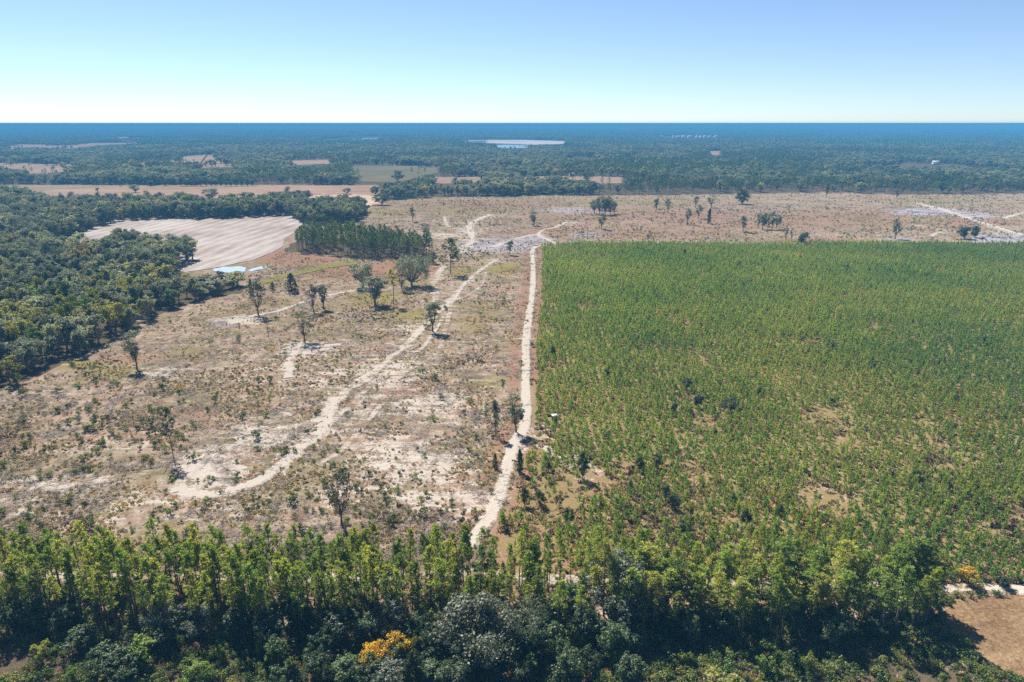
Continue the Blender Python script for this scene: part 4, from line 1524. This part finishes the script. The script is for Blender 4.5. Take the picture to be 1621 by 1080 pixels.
sel &= ~((fbm(X, Y * .5, 260, 41, 3) > .7) & (Y > 1300))
X, Y, v, h = X[sel], Y[sel], v[sel], h[sel]
sc = h / BH[v]
wd = sc * np.where(v < 9, rng.uniform(1.1, 1.75, len(X)), 1.3)
scatter('distant_forest', np.column_stack([X, Y, np.full(len(X), -.25)]), FP, v, rng.uniform(0, 6.28, len(X)), np.column_stack([wd, wd, sc]), 'blue-green forest beyond the clear-cut')
n_far1 = len(X)

px_, py_ = [], []
d0 = 3000.0
while d0 < 13000:
    st = 52 + (d0 - 3000) * .004
    half = d0 * .78 + 200
    n = int(2 * half / st)
    px_.append(np.linspace(-half, half, n) + rng.normal(0, st * .2, n))
    py_.append(np.full(n, d0) + rng.normal(0, st * .2, n))
    d0 += st * .92
X, Y = np.concatenate(px_), np.concatenate(py_)
sel = ~open_land(X, Y, 14.0) | ((fbm(X, Y, 200, 45, 3) > .74) & (pix(X, Y)[0] < 600))
sel &= ~(fbm(X, Y * .35, 900, 51, 3) > .74)
X, Y = X[sel], Y[sel]
GP = [proto_obj(g) for g in GROVES]
zs = rng.uniform(.75, 1.2, len(X))
wd = 1 + (Y - 3000) * .00006
scatter('horizon_forest', np.column_stack([X, Y, np.full(len(X), -.25)]), GP, rng.integers(0, 4, len(X)), rng.uniform(0, 6.28, len(X)), np.column_stack([wd, wd, zs]), 'hazy blue forest stretching to the horizon')
n_far2 = len(X)


def far_canopy():
    rows = [12600.0]
    while rows[-1] < 45500:
        rows.append(rows[-1] + 150 + (rows[-1] - 12600) * .01)
    rows = np.array(rows)
    nc = 420
    u = np.linspace(-1, 1, nc)
    X = u[None] * (rows * .8)[:, None]
    Y = np.repeat(rows[:, None], nc, 1)
    z = 9 + 6 * vnoise(X, Y, 140, 3) + 4 * (vnoise(X, Y, 1500, 9) > .5)
    z[0] = -.3
    nr = len(rows)
    i, j = np.meshgrid(np.arange(nr - 1), np.arange(nc - 1), indexing='ij')
    a = (i * nc + j).ravel()
    me = mesh_from('forest_canopy', np.stack([X.ravel(), Y.ravel(), z.ravel()], 1), [np.stack([a, a + 1, a + nc + 1, a + nc], 1)], M['far_leaf'])
    tag(obj('forest_canopy', me), 'farthest forest canopy just under the horizon', None, None, 'stuff')


far_canopy()
# dark hedge of shrubs before the far pine stand
for i, px in enumerate([287, 296, 303, 311, 318, 327, 335, 342, 350, 358, 366, 374, 383, 392, 400, 190, 205, 238, 262]):
    bx, by = px, 294.5 if px > 280 else 294
    x, y = at(bx, by)
    grow('dark', x, y, random.uniform(8, 13), random.uniform(9, 14), 'dark round tree in the row before the far pines, ' + ('left part' if px < 280 else 'right part' if px > 340 else 'middle part'), 'dark trees in a row before the far pines')

# ------------------------------------------------------------------ young pine plantation
x0, y0 = np.min(np.array(PLANTATION), 0)
x1, y1 = np.max(np.array(PLANTATION), 0)
gx, gy = jitter_grid(x0, x1, y0, y1, 2.3, 1.75, .6, .6)
k = inside(gx, gy, PLANTATION) & (gx < gy * .8 + 70)
gx, gy = gx[k], gy[k]
ppx, ppy = pix(gx, gy)
dens = fbm(gx, gy, 22, 61, 3) * .8 + fbm(gx, gy, 6, 62, 2) * .35
thr = .36 + .17 * smooth(560, 780, ppy) * smooth(1500, 1150, ppx) + .05 * smooth(560, 800, ppy)
keep = rng.random(len(gx)) < .12 + .85 * smooth(thr - .05, thr + .06, dens)
bs = blobs(ppx, ppy, [(905, 352, 1, 1, 0), (865, 700, 18, 20, .9), (940, 730, 30, 16, .4), (1320, 795, 50, 26, .6), (1100, 790, 40, 24, .6), (880, 664, 9, 8, 1)])
keep &= rng.random(len(gx)) > bs
gx, gy, ppx, ppy = gx[keep], gy[keep], ppx[keep], ppy[keep]
o = np.argsort(gy)
gx, gy, ppx, ppy = gx[o], gy[o], ppx[o], ppy[o]
sc = rng.normal(1.0, .16, len(gx)).clip(.55, 1.45) * (.82 + .36 * fbm(gx, gy, 40, 63, 2)) * (.95 + .2 * smooth(700, 450, ppy) + .22 * smooth(700, 850, ppy))
first = np.where((ppx > 5) & (ppx < 1616))[0][:300]
ind = np.zeros(len(gx), bool)
ind[first] = True
YM = [(800, 860, 'beside the end of the dirt road'), (900, 895, 'behind the gap in the pine belt'), (1020, 890, 'behind the tall grey-green oak'), (1150, 890, 'behind the middle right of the pine belt'), (1300, 890, 'behind the bright right part of the pine belt'), (1420, 900, 'behind the right end of the pine belt'), (1560, 900, 'beside the open farm track')]
for i in first:
    o_ = obj('young_pine', SAPS[i % 6], None, (gx[i], gy[i], -.25))
    o_.rotation_euler = (0, 0, random.uniform(0, 6.28))
    o_.scale = (sc[i],) * 3
    tag(o_, '%s young pine of the plantation, %s' % ('low' if sc[i] < .95 else 'tall', nearest(YM, ppx[i], ppy[i])), 'young pine', 'young pines at the front of the plantation')
rest = ~ind
nr = int(rest.sum())
SP_ = [proto_obj(m) for m in SAPS]
scatter('plantation', np.column_stack([gx[rest], gy[rest], np.full(nr, -.25)]), SP_, rng.integers(0, 6, nr), rng.uniform(0, 6.28, nr), sc[rest], 'dense plantation of young pines right of the dirt road')

# ------------------------------------------------------------------ low growth
TP = [proto_obj(m) for m in TUFTS]
SH = [proto_obj(m) for m in SHRUBS]
ST = [proto_obj(m) for m in STICKS]


def strew(n, d_lo, d_hi, poly, dens_seed, pw=1.0):
    """Random points on the land, thinning with distance, inside poly."""
    y = d_lo * (d_hi / d_lo) ** (rng.random(n) ** pw)
    x = (rng.random(n) * 2 - 1) * (y * .8 + 55)
    k_ = inside(x, y, poly)
    return x[k_], y[k_]


def bare(x, y):
    return land(x, y)[0]


x, y = strew(330000, 134, 1080, CLEAR_W, 1)
b = bare(x, y)
cl = fbm(x, y, 14, 71, 3)
k = (rng.random(len(x)) > b * 1.25) & (cl + rng.normal(0, .12, len(x)) > .53)
x, y = x[k], y[k]
v = rng.integers(0, 4, len(x))
s = rng.uniform(.3, .78, len(x)) * (1 + y / 1200)
scatter('grass_tufts', np.column_stack([x, y, np.full(len(x), -.3)]), TP, v, rng.uniform(0, 6.28, len(x)), s, 'dry tufts and low scrub scattered over the clear-cut', None, None)
n_t = len(x)
x, y = strew(30000, 134, 900, CLEAR_W, 2)
k = fbm(x, y, 25, 81, 3) > .45
x, y = x[k], y[k]
scatter('slash_litter', np.column_stack([x, y, np.full(len(x), -.25)]), ST, rng.integers(0, 3, len(x)), rng.uniform(0, 6.28, len(x)), rng.uniform(.5, 1.3, len(x)) * (1 + y / 1500), 'weathered branches left lying on the clear-cut')

# shrubs on the clear-cut
CM = [(275, 735, 'near the lone pine'), (90, 700, 'on the clear-cut near the left border'), (60, 800, 'behind the left end of the pine belt'), (300, 820, 'behind the pine belt below the sandy loop track'), (540, 800, 'beside the thin grey-crowned tree'), (650, 790, 'between thin grey-crowned tree and dirt road'),
      (480, 700, 'inside the bend of the sandy loop track'), (640, 660, 'on the purple-brown patch in mid clear-cut'), (760, 600, 'on the left side of the middle dirt road'), (217, 590, 'near the slender tree by the forest'), (480, 545, 'near the small white sand loop'), (600, 490, 'around the spreading oak'),
      (740, 480, 'between the braided track and the dirt road'), (350, 560, 'on the ochre flat in the left clear-cut'), (770, 760, 'at the left verge of the lower dirt road'), (140, 620, 'below the forest corner')]
x, y = strew(9000, 136, 520, CLEAR_W, 3, 1.15)
b = bare(x, y)
ppx, ppy = pix(x, y)
want = .35 + .9 * blobs(ppx, ppy, [(600, 800, 110, 40, 1), (150, 680, 150, 40, .6), (480, 690, 60, 30, .5), (680, 790, 60, 30, .6), (380, 810, 120, 30, .6), (560, 500, 120, 30, .6), (760, 480, 60, 40, .4)])
k = (rng.random(len(x)) > b * .8) & (rng.random(len(x)) < want * (.3 + fbm(x, y, 20, 91, 2)))
x, y = x[k], y[k]
o = np.argsort(y)
x, y = x[o], y[o]
ppx, ppy = pix(x, y)
s = np.exp(rng.normal(-.3, .4, len(x))).clip(.35, 2.0)
first = np.where((ppx > 0) & (ppx < 870) & (ppy < 845))[0]
first = first[np.argsort(-s[first] / y[first])][:300]
ind = np.zeros(len(x), bool)
ind[first] = True
WORD = ['rounded', 'upright', 'spreading', 'tall', 'bushy']
for i in first:
    vi = int(rng.integers(0, 5))
    o_ = obj('shrub', SHRUBS[vi], None, (x[i], y[i], -.25))
    o_.rotation_euler = (0, 0, random.uniform(0, 6.28))
    o_.scale = (s[i],) * 3
    tag(o_, '%s %s green shrub %s' % (size_word(s[i], .85, 1.3), WORD[vi], nearest(CM, ppx[i], ppy[i])), 'shrub', 'green shrubs on the clear-cut')
rest = ~ind
nr = int(rest.sum())
x2, y2 = strew(9000, 500, 1080, CLEAR_W, 4)
k = fbm(x2, y2, 40, 93, 3) > .5
x2, y2 = x2[k], y2[k]
X, Y = np.concatenate([x[rest], x2]), np.concatenate([y[rest], y2])
ss = np.concatenate([s[rest] * .8, rng.uniform(.4, 1.3, len(x2))])
scatter('brush', np.column_stack([X, Y, np.full(len(X), -.25)]), SH, rng.integers(0, 5, len(X)), rng.uniform(0, 6.28, len(X)), ss, 'small shrubs scattered thinly over the clear-cut')

# floor of the belt and the shaded ground before it
n = 24000
x, y = rng.uniform(-150, 130, n), rng.uniform(74, 134, n)
k = (poly_dist(x, y, BELT_ROAD_W[::2]) > 2.5) & ~inside(x, y, BROWN_FIELD) & (fbm(x, y, 9, 95, 3) + rng.normal(0, .1, n) > .42)
x, y = x[k], y[k]
v = rng.integers(0, 9, len(x))
scatter('undergrowth', np.column_stack([x, y, np.full(len(x), -.25)]), TP + SH, v, rng.uniform(0, 6.28, len(x)), rng.uniform(.5, 1.2, len(x)), 'low undergrowth on the floor of the pine belt')
# grass and weeds between the young pines
x, y = strew(110000, 130, 620, PLANTATION, 6)
k = fbm(x, y, 12, 97, 3) + rng.normal(0, .1, len(x)) > .46
x, y = x[k], y[k]
scatter('plantation_weeds', np.column_stack([x, y, np.full(len(x), -.28)]), TP, rng.integers(0, 4, len(x)), rng.uniform(0, 6.28, len(x)), rng.uniform(.6, 1.5, len(x)), 'dry weeds on the floor of the plantation')

# ------------------------------------------------------------------ hunting blind and far buildings
M['white_roof'] = plain_mat('white_sheet_metal', (.5, .5, .5), (.62, .62, .6), .4, .5)
M['blind_wall'] = plain_mat('dull_green_boards', (.05, .055, .04), (.09, .09, .07), 3)
M['dark_glass'] = plain_mat('dark_opening', (.012, .014, .016), (.02, .022, .025), 3, .2)
M['wall_white'] = plain_mat('painted_wall', (.6, .6, .58), (.74, .73, .7), .3)
x, y = at(878, 669)
e = bpy.data.objects.new('hunting_blind', None)
COL.objects.link(e)
e.location = (x, y, -.25)
e.rotation_euler = (0, 0, .25)
tag(e, 'small boxy hunting blind with a white roof standing in the plantation near the dirt road', 'hunting blind')
for sx in (-.65, .65):
    for sy in (-.65, .65):
        g = Geo()
        g.box((sx, sy, .6), (.12, .12, 1.2))
        obj('leg', g.build('leg', M['bark']), e)
g = Geo()
g.box((0, 0, 2.1), (1.6, 1.6, 1.8))
obj('cabin', g.build('cabin', M['blind_wall']), e)
for (cx_, cy_, sx, sy) in ((0, -.81, 1.1, .04), (-.81, 0, .04, 1.1), (.81, 0, .04, 1.1)):
    g = Geo()
    g.box((cx_, cy_, 2.45), (sx, sy, .4))
    obj('window', g.build('window', M['dark_glass']), e)
g = Geo()
g.box((0, 0, 3.07), (2.0, 2.0, .12))
g.box((0, 0, 3.16), (1.5, 1.5, .06))
obj('roof', g.build('roof', M['white_roof']), e)


def building(px, py, W, D, H, rz, label, group=None):
    x, y = at(px, py)
    e = bpy.data.objects.new('white_building', None)
    COL.objects.link(e)
    e.location = (x, y, -.25)
    e.rotation_euler = (0, 0, rz)
    tag(e, label, 'building', group)
    g = Geo()
    g.box((0, 0, H * .3), (W, D, H * .6))
    obj('wall', g.build('wall', M['wall_white']), e)
    g = Geo()
    a, b = W * .53, D * .55
    V = [(-a, -b, H * .6), (a, -b, H * .6), (a, b, H * .6), (-a, b, H * .6), (-a, 0, H), (a, 0, H)]
    g.raw(V, [(0, 1, 5, 4), (2, 3, 4, 5), (3, 2, 1, 0)], [(0, 4, 3), (1, 2, 5)])
    obj('roof', g.build('roof', M['white_roof']), e)
    for k in range(3):
        g = Geo()
        g.box((W * (-.3 + .3 * k), -D * .5 - .03, H * .3), (W * .12, .06, H * .25))
        obj('window', g.build('window', M['dark_glass']), e)


for i, (px, W) in enumerate([(1047.5, 20), (1066, 12), (1074, 34), (1082, 24), (1092, 30), (1103, 12), (1109, 12), (1116, 22), (1123.5, 22), (1134, 28)]):
    building(px, 218.4 - (i % 2) * .3, W, 30, 15, random.uniform(-.15, .15), 'white building in the far hazy settlement, %s' % ['lone one at its left end', 'second one, small', 'widest one near its left', 'mid-width one beside the widest', 'long one left of the narrow pair', 'left one of the narrow pair', 'right one of the narrow pair', 'just right of the narrow pair', 'second from its right end', 'at its right end'][i], 'buildings of the far settlement')
building(1265, 274.5, 17, 10, 9, .1, 'white roof peeping out of the forest, bigger one above the plantation')
building(1258, 275, 8, 8, 8, .2, 'small pale shed left beside the bigger white roof in the forest')
building(1222.5, 278, 7, 7, 8, 0, 'tiny white shed in the forest left of the bigger white roof')
building(1316, 275, 9, 8, 8, .3, 'little white hut in the forest right of the bigger white roof')
building(1481, 261, 15, 8, 10, -.1, 'long white roof in the forest near the right border')
building(870, 272, 26, 12, 9, 0, 'pale long roof behind the planted field, left one')
building(929, 272, 22, 12, 9, .1, 'pale long roof behind the planted field, right one')
building(905, 279, 9, 8, 6, .1, 'small white hut at the upper edge of the planted field')

# ------------------------------------------------------------------ haze
g = Geo()
g.box((0, 22000, 50.5), (100000, 50000, 103))
hm, nt, out = new_mat('air')
vol = nd(nt, 'ShaderNodeVolumePrincipled')
vol.inputs['Color'].default_value = (.1, .37, .65, 1)
vol.inputs['Density'].default_value = HAZE_D
vol.inputs['Anisotropy'].default_value = -0.15
nt.links.new(vol.outputs[0], out.inputs['Volume'])
hz = obj('haze', g.build('haze', hm))
tag(hz, 'thin blue haze over the whole land', None, None, 'stuff')
print('counts pines', nb, 'dark', nd_, 'far', n_far1, n_far2, 'tufts', n_t, 'saplings', len(gx))
